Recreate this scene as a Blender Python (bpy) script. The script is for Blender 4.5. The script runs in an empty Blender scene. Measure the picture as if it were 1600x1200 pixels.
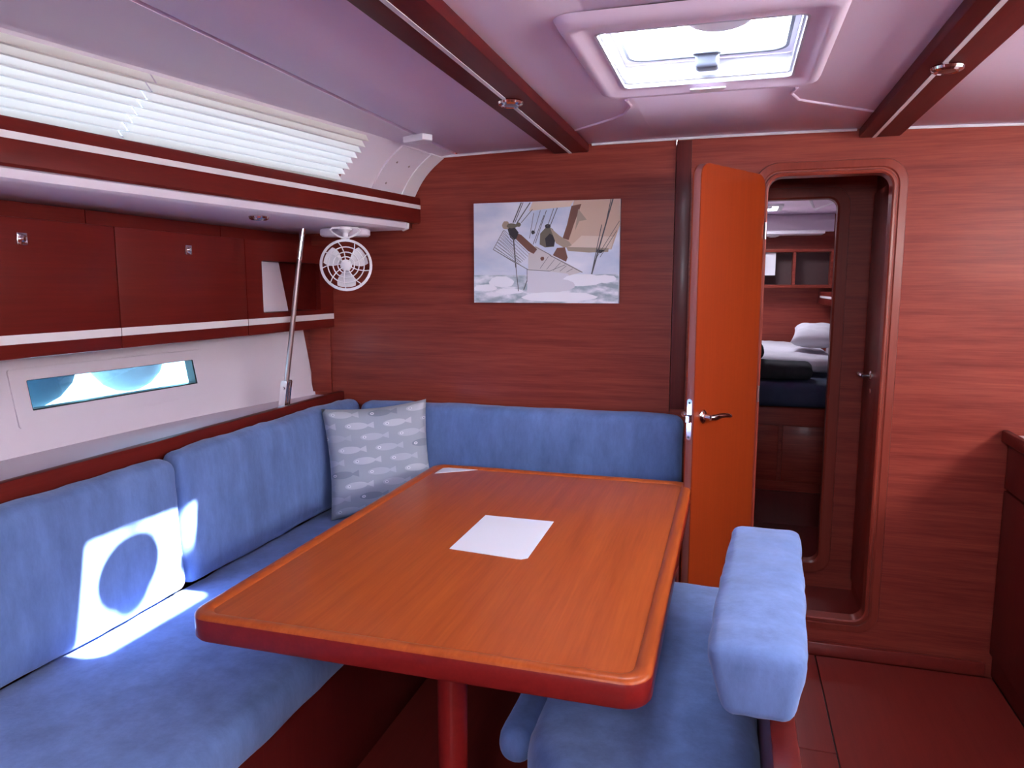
import bpy, bmesh, math, random
from mathutils import Vector, Matrix, noise

random.seed(7)
scene = bpy.context.scene
COL = scene.collection
PI = math.pi

# ------------------------------------------------------------------ camera, sky, sun, exposure
cam_data = bpy.data.cameras.new('camera')
cam_data.sensor_width = 36.0
cam_data.sensor_fit = 'HORIZONTAL'
cam_data.lens = 25.875
cam_data.clip_start = 0.05
cam = bpy.data.objects.new('camera', cam_data)
COL.objects.link(cam)
cam.location = (0.0, 0.0, 1.40)
cam.rotation_euler = (math.radians(90 - 7.578), 0.0, math.radians(16.56))
scene.camera = cam

SKY = 8.0
world = bpy.data.worlds.new('sky')
scene.world = world
world.use_nodes = True
bg = world.node_tree.nodes['Background']
bg.inputs['Color'].default_value = (0.80, 0.86, 1.0, 1)
bg.inputs['Strength'].default_value = SKY

sun_data = bpy.data.lights.new('sun', 'SUN')
sun_data.energy = 42.0
sun_data.angle = math.radians(0.9)
sun_data.color = (1.0, 0.97, 0.92)
sun = bpy.data.objects.new('sun', sun_data)
COL.objects.link(sun)
SUN_DIR = Vector((1.0, 0.218, 0.968)).normalized()
sun.rotation_euler = SUN_DIR.to_track_quat('Z', 'Y').to_euler()

def portal(name, loc, normal, sx, sy):
    """A sky portal: it gives off no light of its own, it only guides sampling of the sky through an opening."""
    l = bpy.data.lights.new(name, 'AREA')
    l.shape = 'RECTANGLE'; l.size = sx; l.size_y = sy
    l.cycles.is_portal = True
    o = bpy.data.objects.new(name, l); COL.objects.link(o)
    o.location = loc
    o.rotation_euler = (-Vector(normal)).to_track_quat('Z', 'Y').to_euler()
    return o
portal('portal_hatch', (-0.09, 1.90, 2.012), (0, 0, -1), 0.42, 0.46)
portal('portal_added_hatch', (-0.09, -0.77, 1.99), (0, 0, -1), 0.42, 0.46)  # opening of the unseen hatch added for more daylight
portal('portal_companionway', (0.0, -2.26, 1.63), (0, 1, 0), 0.64, 0.58)
portal('portal_forward_hatch', (0.1, 5.35, 1.97), (0, 0, -1), 0.34, 0.30)

scene.view_settings.view_transform = 'Standard'
scene.view_settings.look = 'None'
scene.view_settings.gamma = 1.0
scene.view_settings.use_curve_mapping = False
scene.view_settings.exposure = 1.93

# ------------------------------------------------------------------ materials
MATS = {}
def _new(name):
    m = bpy.data.materials.new(name); m.use_nodes = True
    MATS[name] = m
    return m, m.node_tree, m.node_tree.nodes['Principled BSDF']

def plain(name, col, rough=0.5, metal=0.0, coat=0.0, bump=0.0, bscale=200, var=0.0, vscale=3, emit=0, sheen=0):
    m, nt, p = _new(name)
    N, L = nt.nodes, nt.links
    p.inputs['Base Color'].default_value = (*col, 1)
    p.inputs['Roughness'].default_value = rough
    p.inputs['Metallic'].default_value = metal
    p.inputs['Coat Weight'].default_value = coat
    if sheen:
        p.inputs['Sheen Weight'].default_value = sheen
        p.inputs['Sheen Roughness'].default_value = 0.45
    if emit:
        p.inputs['Emission Color'].default_value = (*col, 1); p.inputs['Emission Strength'].default_value = emit
    tc = N.new('ShaderNodeTexCoord')
    if bump:
        n = N.new('ShaderNodeTexNoise'); n.inputs['Scale'].default_value = bscale; n.inputs['Detail'].default_value = 4
        b = N.new('ShaderNodeBump'); b.inputs['Strength'].default_value = bump; b.inputs['Distance'].default_value = 0.002
        L.new(tc.outputs['Object'], n.inputs['Vector']); L.new(n.outputs['Fac'], b.inputs['Height']); L.new(b.outputs['Normal'], p.inputs['Normal'])
    if var:
        n2 = N.new('ShaderNodeTexNoise'); n2.inputs['Scale'].default_value = vscale; n2.inputs['Detail'].default_value = 5
        r = N.new('ShaderNodeValToRGB')
        r.color_ramp.elements[0].position = 0.3; r.color_ramp.elements[1].position = 0.7
        r.color_ramp.elements[0].color = (*[c * (1 - var) for c in col], 1)
        r.color_ramp.elements[1].color = (*[min(1, c * (1 + var)) for c in col], 1)
        L.new(tc.outputs['Object'], n2.inputs['Vector']); L.new(n2.outputs['Fac'], r.inputs['Fac']); L.new(r.outputs['Color'], p.inputs['Base Color'])
    return m

def wood(name, dark, light, axis='x', rough=0.36, coat=0.3, scale=1.0, contrast=1.0, spec=0.5):
    m, nt, p = _new(name)
    N, L = nt.nodes, nt.links
    tc = N.new('ShaderNodeTexCoord')
    mp = N.new('ShaderNodeMapping')
    s = [34 * scale] * 3
    s['xyz'.index(axis)] = 1.3 * scale
    mp.inputs['Scale'].default_value = s
    L.new(tc.outputs['Object'], mp.inputs['Vector'])
    n1 = N.new('ShaderNodeTexNoise'); n1.inputs['Scale'].default_value = 1.0; n1.inputs['Detail'].default_value = 7; n1.inputs['Roughness'].default_value = 0.62
    L.new(mp.outputs['Vector'], n1.inputs['Vector'])
    mp2 = N.new('ShaderNodeMapping')
    s2 = [170 * scale] * 3; s2['xyz'.index(axis)] = 7 * scale
    mp2.inputs['Scale'].default_value = s2
    L.new(tc.outputs['Object'], mp2.inputs['Vector'])
    n2 = N.new('ShaderNodeTexNoise'); n2.inputs['Scale'].default_value = 1.0; n2.inputs['Detail'].default_value = 3
    L.new(mp2.outputs['Vector'], n2.inputs['Vector'])
    mix = N.new('ShaderNodeMath'); mix.operation = 'MULTIPLY_ADD'
    mix.inputs[1].default_value = 0.35
    L.new(n2.outputs['Fac'], mix.inputs[0])
    mul = N.new('ShaderNodeMath'); mul.operation = 'MULTIPLY'; mul.inputs[1].default_value = 0.65
    L.new(n1.outputs['Fac'], mul.inputs[0]); L.new(mul.outputs[0], mix.inputs[2])
    r = N.new('ShaderNodeValToRGB')
    e = r.color_ramp.elements
    e[0].position = 0.5 - 0.17 / contrast; e[0].color = (*dark, 1)
    e[1].position = 0.5 + 0.17 / contrast; e[1].color = (*light, 1)
    L.new(mix.outputs[0], r.inputs['Fac']); L.new(r.outputs['Color'], p.inputs['Base Color'])
    b = N.new('ShaderNodeBump'); b.inputs['Strength'].default_value = 0.06; b.inputs['Distance'].default_value = 0.001
    L.new(n2.outputs['Fac'], b.inputs['Height']); L.new(b.outputs['Normal'], p.inputs['Normal'])
    p.inputs['Roughness'].default_value = rough
    p.inputs['Coat Weight'].default_value = coat
    p.inputs['Coat Roughness'].default_value = 0.16
    p.inputs['Specular IOR Level'].default_value = spec
    return m

def fabric(name, col):
    m, nt, p = _new(name)
    N, L = nt.nodes, nt.links
    tc = N.new('ShaderNodeTexCoord')
    n = N.new('ShaderNodeTexNoise'); n.inputs['Scale'].default_value = 7; n.inputs['Detail'].default_value = 6; n.inputs['Roughness'].default_value = 0.7
    mp = N.new('ShaderNodeMapping'); mp.inputs['Scale'].default_value = (1.4, 1.4, 0.5)
    L.new(tc.outputs['Object'], mp.inputs['Vector']); L.new(mp.outputs['Vector'], n.inputs['Vector'])
    r = N.new('ShaderNodeValToRGB')
    r.color_ramp.elements[0].position = 0.33; r.color_ramp.elements[1].position = 0.68
    r.color_ramp.elements[0].color = (*[c * 0.74 for c in col], 1)
    r.color_ramp.elements[1].color = (*[c * 1.24 for c in col], 1)
    L.new(n.outputs['Fac'], r.inputs['Fac']); L.new(r.outputs['Color'], p.inputs['Base Color'])
    n3 = N.new('ShaderNodeTexNoise'); n3.inputs['Scale'].default_value = 900; n3.inputs['Detail'].default_value = 2
    b = N.new('ShaderNodeBump'); b.inputs['Strength'].default_value = 0.12; b.inputs['Distance'].default_value = 0.001
    L.new(tc.outputs['Object'], n3.inputs['Vector']); L.new(n3.outputs['Fac'], b.inputs['Height']); L.new(b.outputs['Normal'], p.inputs['Normal'])
    n4 = N.new('ShaderNodeTexNoise'); n4.inputs['Scale'].default_value = 16; n4.inputs['Detail'].default_value = 5; n4.inputs['Distortion'].default_value = 0.6
    b2 = N.new('ShaderNodeBump'); b2.inputs['Strength'].default_value = 0.35; b2.inputs['Distance'].default_value = 0.006
    L.new(tc.outputs['Object'], n4.inputs['Vector']); L.new(n4.outputs['Fac'], b2.inputs['Height']); L.new(b.outputs['Normal'], b2.inputs['Normal']); L.new(b2.outputs['Normal'], p.inputs['Normal'])
    p.inputs['Roughness'].default_value = 0.9
    p.inputs['Specular IOR Level'].default_value = 0.2
    p.inputs['Sheen Weight'].default_value = 0.35
    p.inputs['Sheen Roughness'].default_value = 0.5
    p.inputs['Sheen Tint'].default_value = (0.65, 0.72, 1.0, 1)
    return m

def pane_mat(name, tint, gloss=0.08):
    m = bpy.data.materials.new(name); m.use_nodes = True
    nt = m.node_tree; N, L = nt.nodes, nt.links
    N.remove(N['Principled BSDF'])
    out = N['Material Output']
    t = N.new('ShaderNodeBsdfTransparent'); t.inputs['Color'].default_value = (*tint, 1)
    g = N.new('ShaderNodeBsdfGlossy'); g.inputs['Roughness'].default_value = 0.03
    mx = N.new('ShaderNodeMixShader'); mx.inputs['Fac'].default_value = gloss
    L.new(t.outputs[0], mx.inputs[1]); L.new(g.outputs[0], mx.inputs[2]); L.new(mx.outputs[0], out.inputs['Surface'])
    MATS[name] = m
    return m

def translucent(name, col, t=0.6):
    m = bpy.data.materials.new(name); m.use_nodes = True
    nt = m.node_tree; N, L = nt.nodes, nt.links
    N.remove(N['Principled BSDF'])
    out = N['Material Output']
    d = N.new('ShaderNodeBsdfDiffuse'); d.inputs['Color'].default_value = (*col, 1)
    tr = N.new('ShaderNodeBsdfTranslucent'); tr.inputs['Color'].default_value = (*col, 1)
    mx = N.new('ShaderNodeMixShader'); mx.inputs['Fac'].default_value = t
    L.new(d.outputs[0], mx.inputs[1]); L.new(tr.outputs[0], mx.inputs[2]); L.new(mx.outputs[0], out.inputs['Surface'])
    MATS[name] = m
    return m

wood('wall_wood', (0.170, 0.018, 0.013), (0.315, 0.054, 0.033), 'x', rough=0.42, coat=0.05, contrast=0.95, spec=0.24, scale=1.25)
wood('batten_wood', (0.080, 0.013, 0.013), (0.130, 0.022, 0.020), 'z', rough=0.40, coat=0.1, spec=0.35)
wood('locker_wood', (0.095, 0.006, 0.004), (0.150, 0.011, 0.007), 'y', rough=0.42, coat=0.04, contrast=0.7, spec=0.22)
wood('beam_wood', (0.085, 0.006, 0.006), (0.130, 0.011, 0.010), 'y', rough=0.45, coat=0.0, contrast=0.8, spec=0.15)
wood('table_wood', (0.330, 0.052, 0.010), (0.520, 0.108, 0.022), 'y', rough=0.33, coat=0.07, contrast=0.75, spec=0.28)
wood('table_edge', (0.170, 0.008, 0.008), (0.240, 0.014, 0.012), 'y', rough=0.32, coat=0.15, contrast=0.7, spec=0.3)
wood('door_wood', (0.235, 0.024, 0.005), (0.320, 0.040, 0.007), 'z', rough=0.36, coat=0.08, contrast=0.5, spec=0.3)
wood('door_edge', (0.240, 0.070, 0.065), (0.300, 0.095, 0.085), 'z', rough=0.45, coat=0.0, contrast=0.5)
wood('floor_wood', (0.175, 0.019, 0.015), (0.245, 0.031, 0.021), 'y', rough=0.32, coat=0.15, contrast=0.6, spec=0.4)
wood('galley_wood', (0.090, 0.008, 0.007), (0.130, 0.013, 0.010), 'z', rough=0.38, coat=0.1, contrast=0.7, spec=0.3)
wood('frame_wood', (0.190, 0.026, 0.016), (0.270, 0.042, 0.024), 'z', rough=0.36, coat=0.15, contrast=0.6, spec=0.35)
plain('gelcoat', (0.70, 0.60, 0.69), rough=0.45, bump=0.03, bscale=60)
plain('ceiling_vinyl', (0.80, 0.64, 0.78), rough=0.5, bump=0.05, bscale=300)
plain('white_trim', (0.74, 0.68, 0.74), rough=0.4)
plain('white_plastic', (0.80, 0.76, 0.80), rough=0.35)
plain('inlay', (0.72, 0.66, 0.68), rough=0.4)
plain('frame_white', (0.85, 0.84, 0.86), rough=0.3)
plain('hatch_white', (0.60, 0.59, 0.66), rough=0.35)
plain('chrome', (0.80, 0.78, 0.80), rough=0.12, metal=1.0)
plain('steel', (0.42, 0.32, 0.33), rough=0.3, metal=1.0)
plain('alu', (0.50, 0.52, 0.58), rough=0.35, metal=0.9)
plain('black', (0.012, 0.012, 0.014), rough=0.5)
plain('dark_gasket', (0.10, 0.11, 0.14), rough=0.5)
plain('grey_plastic', (0.13, 0.145, 0.19), rough=0.5)
plain('paper', (0.86, 0.85, 0.93), rough=0.35)
plain('liner_dark', (0.10, 0.05, 0.05), rough=0.7)
fabric('blue_fabric', (0.122, 0.192, 0.420))
plain('navy', (0.030, 0.040, 0.090), rough=0.8, var=0.2, vscale=9)
plain('charcoal_cloth', (0.025, 0.024, 0.030), rough=0.9, var=0.3, vscale=12)
plain('bed_linen', (0.72, 0.68, 0.74), rough=0.85, var=0.05, vscale=9)
plain('counter', (0.70, 0.66, 0.68), rough=0.4)
plain('hull_paint', (0.85, 0.86, 0.88), rough=0.4)
plain('fender_teal', (0.002, 0.018, 0.030), rough=0.8)
plain('fender_grey', (0.11, 0.115, 0.12), rough=0.55)
plain('black_plastic', (0.03, 0.03, 0.035), rough=0.4)
pane_mat('hatch_glass', (0.92, 0.95, 0.97), 0.05)
pane_mat('hull_glass', (0.36, 0.55, 0.62), 0.05)
pane_mat('smoked_star', (0.80, 0.82, 0.85), 0.04)
pane_mat('smoked_glass', (0.048, 0.057, 0.068), 0.04)
translucent('blind_cloth', (0.84, 0.81, 0.75), 0.55)

# ------------------------------------------------------------------ helpers
def finish(name, bm, mats, parent=None, smooth=35, label=None, cat=None, group=None, kind=None):
    me = bpy.data.meshes.new(name)
    bmesh.ops.recalc_face_normals(bm, faces=bm.faces)
    bm.to_mesh(me); bm.free()
    if not isinstance(mats, (list, tuple)): mats = [mats]
    for m in mats: me.materials.append(MATS[m] if isinstance(m, str) else m)
    if smooth:
        for p in me.polygons: p.use_smooth = True
        me.set_sharp_from_angle(angle=math.radians(smooth))
    o = bpy.data.objects.new(name, me)
    COL.objects.link(o)
    if parent is not None: attach(o, parent)
    tag(o, label, cat, group, kind)
    return o

def attach(o, parent):
    o.parent = parent
    if parent.get('_base') is not None:
        o.matrix_parent_inverse = Matrix.Translation(Vector(parent['_base'])).inverted()

def tag(o, label=None, cat=None, group=None, kind=None):
    if label: o['label'] = label
    if cat: o['category'] = cat
    if group: o['group'] = group
    if kind: o['kind'] = kind

def thing(name, loc, label=None, cat=None, group=None, kind=None):
    o = bpy.data.objects.new(name, None)
    o.empty_display_size = 0.05
    COL.objects.link(o)
    o.location = loc
    o['_base'] = list(loc)
    tag(o, label, cat, group, kind)
    return o

def V(*a): return Vector(a)

def boxbm(x0, x1, y0, y1, z0, z1, bev=0.0, seg=2, bm=None):
    b = bm or bmesh.new()
    vs = [b.verts.new((x, y, z)) for x in (x0, x1) for y in (y0, y1) for z in (z0, z1)]
    idx = [(0, 1, 3, 2), (4, 6, 7, 5), (0, 4, 5, 1), (2, 3, 7, 6), (0, 2, 6, 4), (1, 5, 7, 3)]
    fs = [b.faces.new([vs[i] for i in f]) for f in idx]
    if bev > 0:
        es = list({e for f in fs for e in f.edges})
        bmesh.ops.bevel(b, geom=es, offset=bev, segments=seg, profile=0.5, affect='EDGES')
    return b

def box(name, x0, x1, y0, y1, z0, z1, mat, parent=None, bev=0.0, seg=2, **k):
    return finish(name, boxbm(x0, x1, y0, y1, z0, z1, bev, seg), mat, parent, **k)

def rrect(x0, x1, y0, y1, r, n=6):
    pts = []
    for cx, cy, a0 in ((x1 - r, y1 - r, 0), (x0 + r, y1 - r, 90), (x0 + r, y0 + r, 180), (x1 - r, y0 + r, 270)):
        for i in range(n + 1):
            a = math.radians(a0 + 90 * i / n)
            pts.append((cx + r * math.cos(a), cy + r * math.sin(a)))
    return pts

def ringbm(outer, inner, d0, d1, M, bm=None):
    """Plate with a hole: outer and inner outlines have the same number of points; M maps (u, v, depth) to 3D."""
    b = bm or bmesh.new()
    n = len(outer)
    O0 = [b.verts.new(M(u, v, d0)) for u, v in outer]; O1 = [b.verts.new(M(u, v, d1)) for u, v in outer]
    I0 = [b.verts.new(M(u, v, d0)) for u, v in inner]; I1 = [b.verts.new(M(u, v, d1)) for u, v in inner]
    for i in range(n):
        j = (i + 1) % n
        b.faces.new((O0[i], O0[j], I0[j], I0[i])); b.faces.new((O1[i], I1[i], I1[j], O1[j]))
        b.faces.new((O0[i], O1[i], O1[j], O0[j])); b.faces.new((I0[i], I0[j], I1[j], I1[i]))
    return b

def slabbm(outline, d0, d1, M, bev=0.0, bm=None):
    """Solid plate from an outline, with an optional chamfer on both faces."""
    b = bm or bmesh.new()
    n = len(outline)
    cx = sum(p[0] for p in outline) / n; cy = sum(p[1] for p in outline) / n
    def inset(p, t):
        v = Vector((p[0] - cx, p[1] - cy)); l = v.length or 1
        return (p[0] - v.x / l * t * 1.2, p[1] - v.y / l * t * 1.2)
    loops = []
    if bev:
        loops.append([M(*inset(p, bev), d0) for p in outline])
        s = 1 if d1 > d0 else -1
        loops.append([M(*p, d0 + s * bev) for p in outline]); loops.append([M(*p, d1 - s * bev) for p in outline])
        loops.append([M(*inset(p, bev), d1) for p in outline])
    else:
        loops = [[M(*p, d0) for p in outline], [M(*p, d1) for p in outline]]
    vl = [[b.verts.new(c) for c in l] for l in loops]
    for a, c in zip(vl, vl[1:]):
        for i in range(n):
            j = (i + 1) % n
            b.faces.new((a[i], a[j], c[j], c[i]))
    b.faces.new(vl[0]); b.faces.new(list(reversed(vl[-1])))
    return b

def frame_of(axis):
    a = Vector(axis).normalized()
    t = Vector((0, 0, 1)) if abs(a.z) < 0.9 else Vector((1, 0, 0))
    u = a.cross(t).normalized()
    return u, a.cross(u).normalized(), a

def tubebm(pts, r, n=10, bm=None, closed=False):
    b = bm or bmesh.new()
    pts = [Vector(p) for p in pts]
    m = len(pts)
    rs = r if isinstance(r, (list, tuple)) else [r] * m
    rings = []
    prev = None
    for i, p in enumerate(pts):
        if closed: d = pts[(i + 1) % m] - pts[i - 1]
        else: d = pts[min(i + 1, m - 1)] - pts[max(i - 1, 0)]
        d.normalize()
        if prev is None: u, w, _ = frame_of(d)
        else:
            u = (prev - d * prev.dot(d)).normalized(); w = d.cross(u).normalized()
        prev = u
        rings.append([b.verts.new(p + (u * math.cos(2 * PI * k / n) + w * math.sin(2 * PI * k / n)) * rs[i]) for k in range(n)])
    rng = range(m) if closed else range(m - 1)
    for i in rng:
        A, B = rings[i], rings[(i + 1) % m]
        for k in range(n):
            l = (k + 1) % n
            b.faces.new((A[k], A[l], B[l], B[k]))
    if not closed:
        b.faces.new(rings[0]); b.faces.new(list(reversed(rings[-1])))
    return b

def lathebm(prof, origin, axis, n=24, bm=None):
    b = bm or bmesh.new()
    u, w, a = frame_of(axis); o = Vector(origin)
    rings = []
    for r, h in prof:
        if r < 1e-6: rings.append([b.verts.new(o + a * h)])
        else: rings.append([b.verts.new(o + a * h + (u * math.cos(2 * PI * k / n) + w * math.sin(2 * PI * k / n)) * r) for k in range(n)])
    for A, B in zip(rings, rings[1:]):
        for k in range(n):
            l = (k + 1) % n
            if len(A) == 1 and len(B) == 1: continue
            if len(A) == 1: b.faces.new((A[0], B[k], B[l]))
            elif len(B) == 1: b.faces.new((A[k], A[l], B[0]))
            else: b.faces.new((A[k], A[l], B[l], B[k]))
    if len(rings[0]) > 1: b.faces.new(list(reversed(rings[0])))
    if len(rings[-1]) > 1: b.faces.new(rings[-1])
    return b

def gridbm(f, us, vs, bm=None, skip=None):
    b = bm or bmesh.new()
    g = [[b.verts.new(f(u, v)) for v in vs] for u in us]
    for i in range(len(us) - 1):
        for j in range(len(vs) - 1):
            if skip and skip(0.5 * (us[i] + us[i + 1]), 0.5 * (vs[j] + vs[j + 1])): continue
            b.faces.new((g[i][j], g[i + 1][j], g[i + 1][j + 1], g[i][j + 1]))
    return b

def cushionbm(c, h, r, crown=(0, 0, 0), wr=0.003, seed=0, warp=None, step=0.035, wscale=7.0):
    """Upholstered block: box with round edges, crowned faces and soft wrinkles."""
    b = bmesh.new()
    def lines(hh):
        L = [-hh + r * t for t in (0, 0.12, 0.3, 0.6, 1.0)]
        k = max(1, int((2 * hh - 2 * r) / step))
        L += [-hh + r + (2 * hh - 2 * r) * i / k for i in range(1, k)]
        L += [hh - r * t for t in (1.0, 0.6, 0.3, 0.12, 0)]
        return L
    ls = [lines(x) for x in h]
    for ax in range(3):
        a1, a2 = (ax + 1) % 3, (ax + 2) % 3
        for s in (-1, 1):
            g = []
            for p in ls[a1]:
                row = []
                for q in ls[a2]:
                    co = [0, 0, 0]; co[ax] = s * h[ax]; co[a1] = p; co[a2] = q
                    row.append(b.verts.new(co))
                g.append(row)
            for i in range(len(g) - 1):
                for j in range(len(g[0]) - 1):
                    b.faces.new((g[i][j], g[i + 1][j], g[i + 1][j + 1], g[i][j + 1]))
    bmesh.ops.remove_doubles(b, verts=b.verts, dist=1e-5)
    c = Vector(c)
    for v in b.verts:
        p = v.co.copy()
        q = Vector([max(-(h[i] - r), min(h[i] - r, p[i])) for i in range(3)])
        d = p - q
        if d.length > 1e-9: d.normalize()
        p = q + d * r
        nrm = d
        f = [max(0, 1 - (p[i] / h[i]) ** 2) for i in range(3)]
        for i in range(3):
            o1, o2 = (i + 1) % 3, (i + 2) % 3
            if abs(nrm[i]) > 0.5 and not (i == 2 and p[2] < 0): p[i] += math.copysign(crown[i] * math.sqrt(f[o1] * f[o2]), p[i])
        w = noise.noise(p * wscale + Vector((seed * 3.1, seed, 0))) + 0.5 * noise.noise(p * wscale * 2.7 + Vector((seed, seed * 5.0, 3)))
        p += nrm * wr * w
        p = p + c
        if warp: p = warp(p)
        v.co = p
    return b

def dup(root, loc, label=None, group=None):
    d = Vector(loc)
    r = root.copy(); COL.objects.link(r); r.location = d
    if label: r['label'] = label
    if group: r['group'] = group
    for ch in list(root.children):
        c = ch.copy(); COL.objects.link(c); c.parent = r; c.matrix_parent_inverse = ch.matrix_parent_inverse.copy()
        for g in list(ch.children):
            e = g.copy(); COL.objects.link(e); e.parent = c; e.matrix_parent_inverse = g.matrix_parent_inverse.copy()
    return r

def lerp_tab(tab, y):
    if y <= tab[0][0]:
        (a, b), (c, d) = tab[0], tab[1]
    elif y >= tab[-1][0]:
        (a, b), (c, d) = tab[-2], tab[-1]
    else:
        for (a, b), (c, d) in zip(tab, tab[1:]):
            if a <= y <= c: break
    return b + (d - b) * (y - a) / (c - a)

BW = 2.90            # forward bulkhead
AFT = -2.20
def roof_bottom(y): return lerp_tab([(-2.2, -1.95), (0.4, -1.735), (1.307, -1.575), (1.795, -1.475), (2.439, -1.352), (2.917, -1.293)], y)
def valance_x(y): return lerp_tab([(-2.2, -1.82), (0.4, -1.632), (1.252, -1.515), (1.755, -1.440), (2.852, -1.268)], y)
def hull_x(y, z): return lerp_tab([(-2.2, -1.95), (1.5, -1.945), (2.1, -1.925), (2.5, -1.875), (2.9, -1.785)], y) - 0.18 * max(0.0, z - 0.90)
def ceil_z(x): return 1.948 - 0.018 * ((x + 0.05) / 1.05) ** 2

def frange(a, b, n): return [a + (b - a) * i / n for i in range(n + 1)]

# ================================================================== STRUCTURE
# ---- floor
fl = box('floor', -2.2, 1.75, AFT, BW, -0.06, -0.012, 'black', kind='structure')
for (x0, x1, y0, y1) in ((0.357, 0.947, 0.9, 2.875), (0.02, 0.353, 2.253, 2.875), (0.02, 0.353, 1.10, 2.249),
                         (-1.6, 0.016, 1.5, 2.875), (-1.6, 0.016, -2.15, 1.496), (0.02, 0.947, -2.15, 0.896), (0.02, 0.353, 0.90, 1.096)):
    box('floor_panel', x0, x1, y0, y1, -0.012, 0.0, 'floor_wood', fl, bev=0.0015, seg=1)

# ---- ceiling with two hatch openings, the aft one added for daylight
HX0, HX1, HY0, HY1 = -0.305, 0.125, 1.665, 2.125
xs = sorted(set(frange(-1.085, 1.75, 18) + [HX0 - 0.004, HX1 + 0.004])); ys = [AFT, -1.004, -0.536, 0.0, 1.2, HY0 - 0.004, HY1 + 0.004, BW + 0.02]
def hole(u, v): return HX0 < u < HX1 and (HY0 < v < HY1 or -1.0 < v < -0.54)
cb = gridbm(lambda x, y: (x, y, ceil_z(x)), xs, ys, skip=hole)
ceil = finish('ceiling', cb, 'ceiling_vinyl', kind='structure')
so = ceil.modifiers.new('thick', 'SOLIDIFY'); so.thickness = 0.03; so.offset = 1.0
# a recessed edge band and raised mouldings in the headliner
eb_ = bmesh.new()
rows_ = [[eb_.verts.new((x, y, z)) for x, z in ((-1.110, 1.931), (-1.103, 1.931), (-1.103, 1.950), (-1.084, 1.950))] for y in (AFT, 0.5, BW - 0.001)]
for A, B in zip(rows_, rows_[1:]):
    for k in range(3): eb_.faces.new((A[k], A[k + 1], B[k + 1], B[k]))
finish('edge_groove', eb_, 'ceiling_vinyl', ceil)
for pts in ([(0.150, 2.27), (0.140, 2.33), (0.165, 2.41), (0.23, 2.47), (0.40, 2.62)], [(-0.322, 2.27), (-0.318, 2.34), (-0.35, 2.44), (-0.40, 2.50), (-0.55, 2.63)]):
    P = []
    for (a, b2), (c, d) in zip(pts, pts[1:]):
        for t in (0, 0.25, 0.5, 0.75): P.append((a + (c - a) * t, b2 + (d - b2) * t))
    P.append(pts[-1])
    finish('ceiling_moulding', tubebm([(x, y, ceil_z(x) - 0.0005) for x, y in P], 0.005, 8), 'ceiling_vinyl', ceil)

# ---- hatch: moulded surround, liner, frame, pane, handles
def Mz(u, v, d): return (u, v, d)
h = thing('window_3', (-0.09, 1.895, 1.93), kind='structure', label='square roof hatch with moulded white surround and clear pane')
zc = 1.946
sb = bmesh.new()
prof = [(0.075, zc), (0.068, zc - 0.012), (0.056, zc - 0.018), (0.040, zc - 0.016), (0.030, zc - 0.006), (0.006, zc - 0.004), (0.0, zc - 0.006)]
loops = []
for off, zz in prof:
    loops.append([sb.verts.new((u, v, zz)) for u, v in rrect(HX0 - off, HX1 + off, HY0 - off * 1.7, HY1 + off, 0.012 + off * 0.45, 6)])
for A, B in zip(loops, loops[1:]):
    n = len(A)
    for i in range(n): sb.faces.new((A[i], A[(i + 1) % n], B[(i + 1) % n], B[i]))
finish('surround', sb, 'ceiling_vinyl', h, smooth=60)
finish('liner', ringbm(rrect(HX0 - 0.006, HX1 + 0.006, HY0 - 0.006, HY1 + 0.006, 0.02), rrect(HX0, HX1, HY0, HY1, 0.016), zc - 0.006, 2.000, Mz), 'hatch_white', h)
finish('screen_track', ringbm(rrect(HX0 + 0.001, HX1 - 0.001, HY0 + 0.001, HY1 - 0.001, 0.016), rrect(HX0 + 0.006, HX1 - 0.006, HY0 + 0.006, HY1 - 0.006, 0.012), 1.952, 1.958, Mz), 'alu', h)
finish('hatch_frame', ringbm(rrect(HX0 - 0.03, HX1 + 0.03, HY0 - 0.03, HY1 + 0.03, 0.05), rrect(HX0 + 0.012, HX1 - 0.012, HY0 + 0.012, HY1 - 0.022, 0.045), 2.001, 2.018, Mz), 'hatch_white', h)
finish('gasket', ringbm(rrect(HX0 + 0.012, HX1 - 0.012, HY0 + 0.012, HY1 - 0.022, 0.045), rrect(HX0 + 0.020, HX1 - 0.020, HY0 + 0.020, HY1 - 0.034, 0.040), 2.000, 2.014, Mz), 'dark_gasket', h)
finish('pane', slabbm(rrect(HX0 - 0.02, HX1 + 0.02, HY0 - 0.02, HY1 + 0.02, 0.05), 2.0185, 2.026, Mz), 'hatch_glass', h)
hb = boxbm(-0.116, -0.056, 2.046, 2.098, 1.960, 2.003, 0.010, 3)
hd = finish('catch', hb, 'grey_plastic', h)
finish('catch_lever', slabbm(rrect(-0.120, -0.052, 2.030, 2.053, 0.008), 1.990, 1.997, Mz), 'grey_plastic', hd)
tb = [(-0.128 + 0.0, 2.125)] + [(-0.084 + 0.046 * math.cos(a), 2.126 + 0.044 * math.sin(a)) for a in [PI * (1 - i / 12) for i in range(13)]]
finish('screen_tab', slabbm(tb[1:], zc - 0.021, zc - 0.0175, Mz), 'white_plastic', h)
# added aft hatch, unseen behind the camera, lets in extra daylight
h2 = thing('window_4', (-0.09, -0.77, 1.93), kind='structure', label='square roof hatch added out of view further aft for extra daylight')
finish('liner', ringbm(rrect(HX0 - 0.03, HX1 + 0.03, -1.03, -0.51, 0.02), rrect(HX0, HX1, -1.0, -0.54, 0.016), zc - 0.012, 1.99, Mz), 'frame_white', h2)
finish('pane', slabbm(rrect(HX0 - 0.02, HX1 + 0.02, -1.02, -0.52, 0.05), 1.992, 2.0, Mz), 'hatch_glass', h2)
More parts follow.
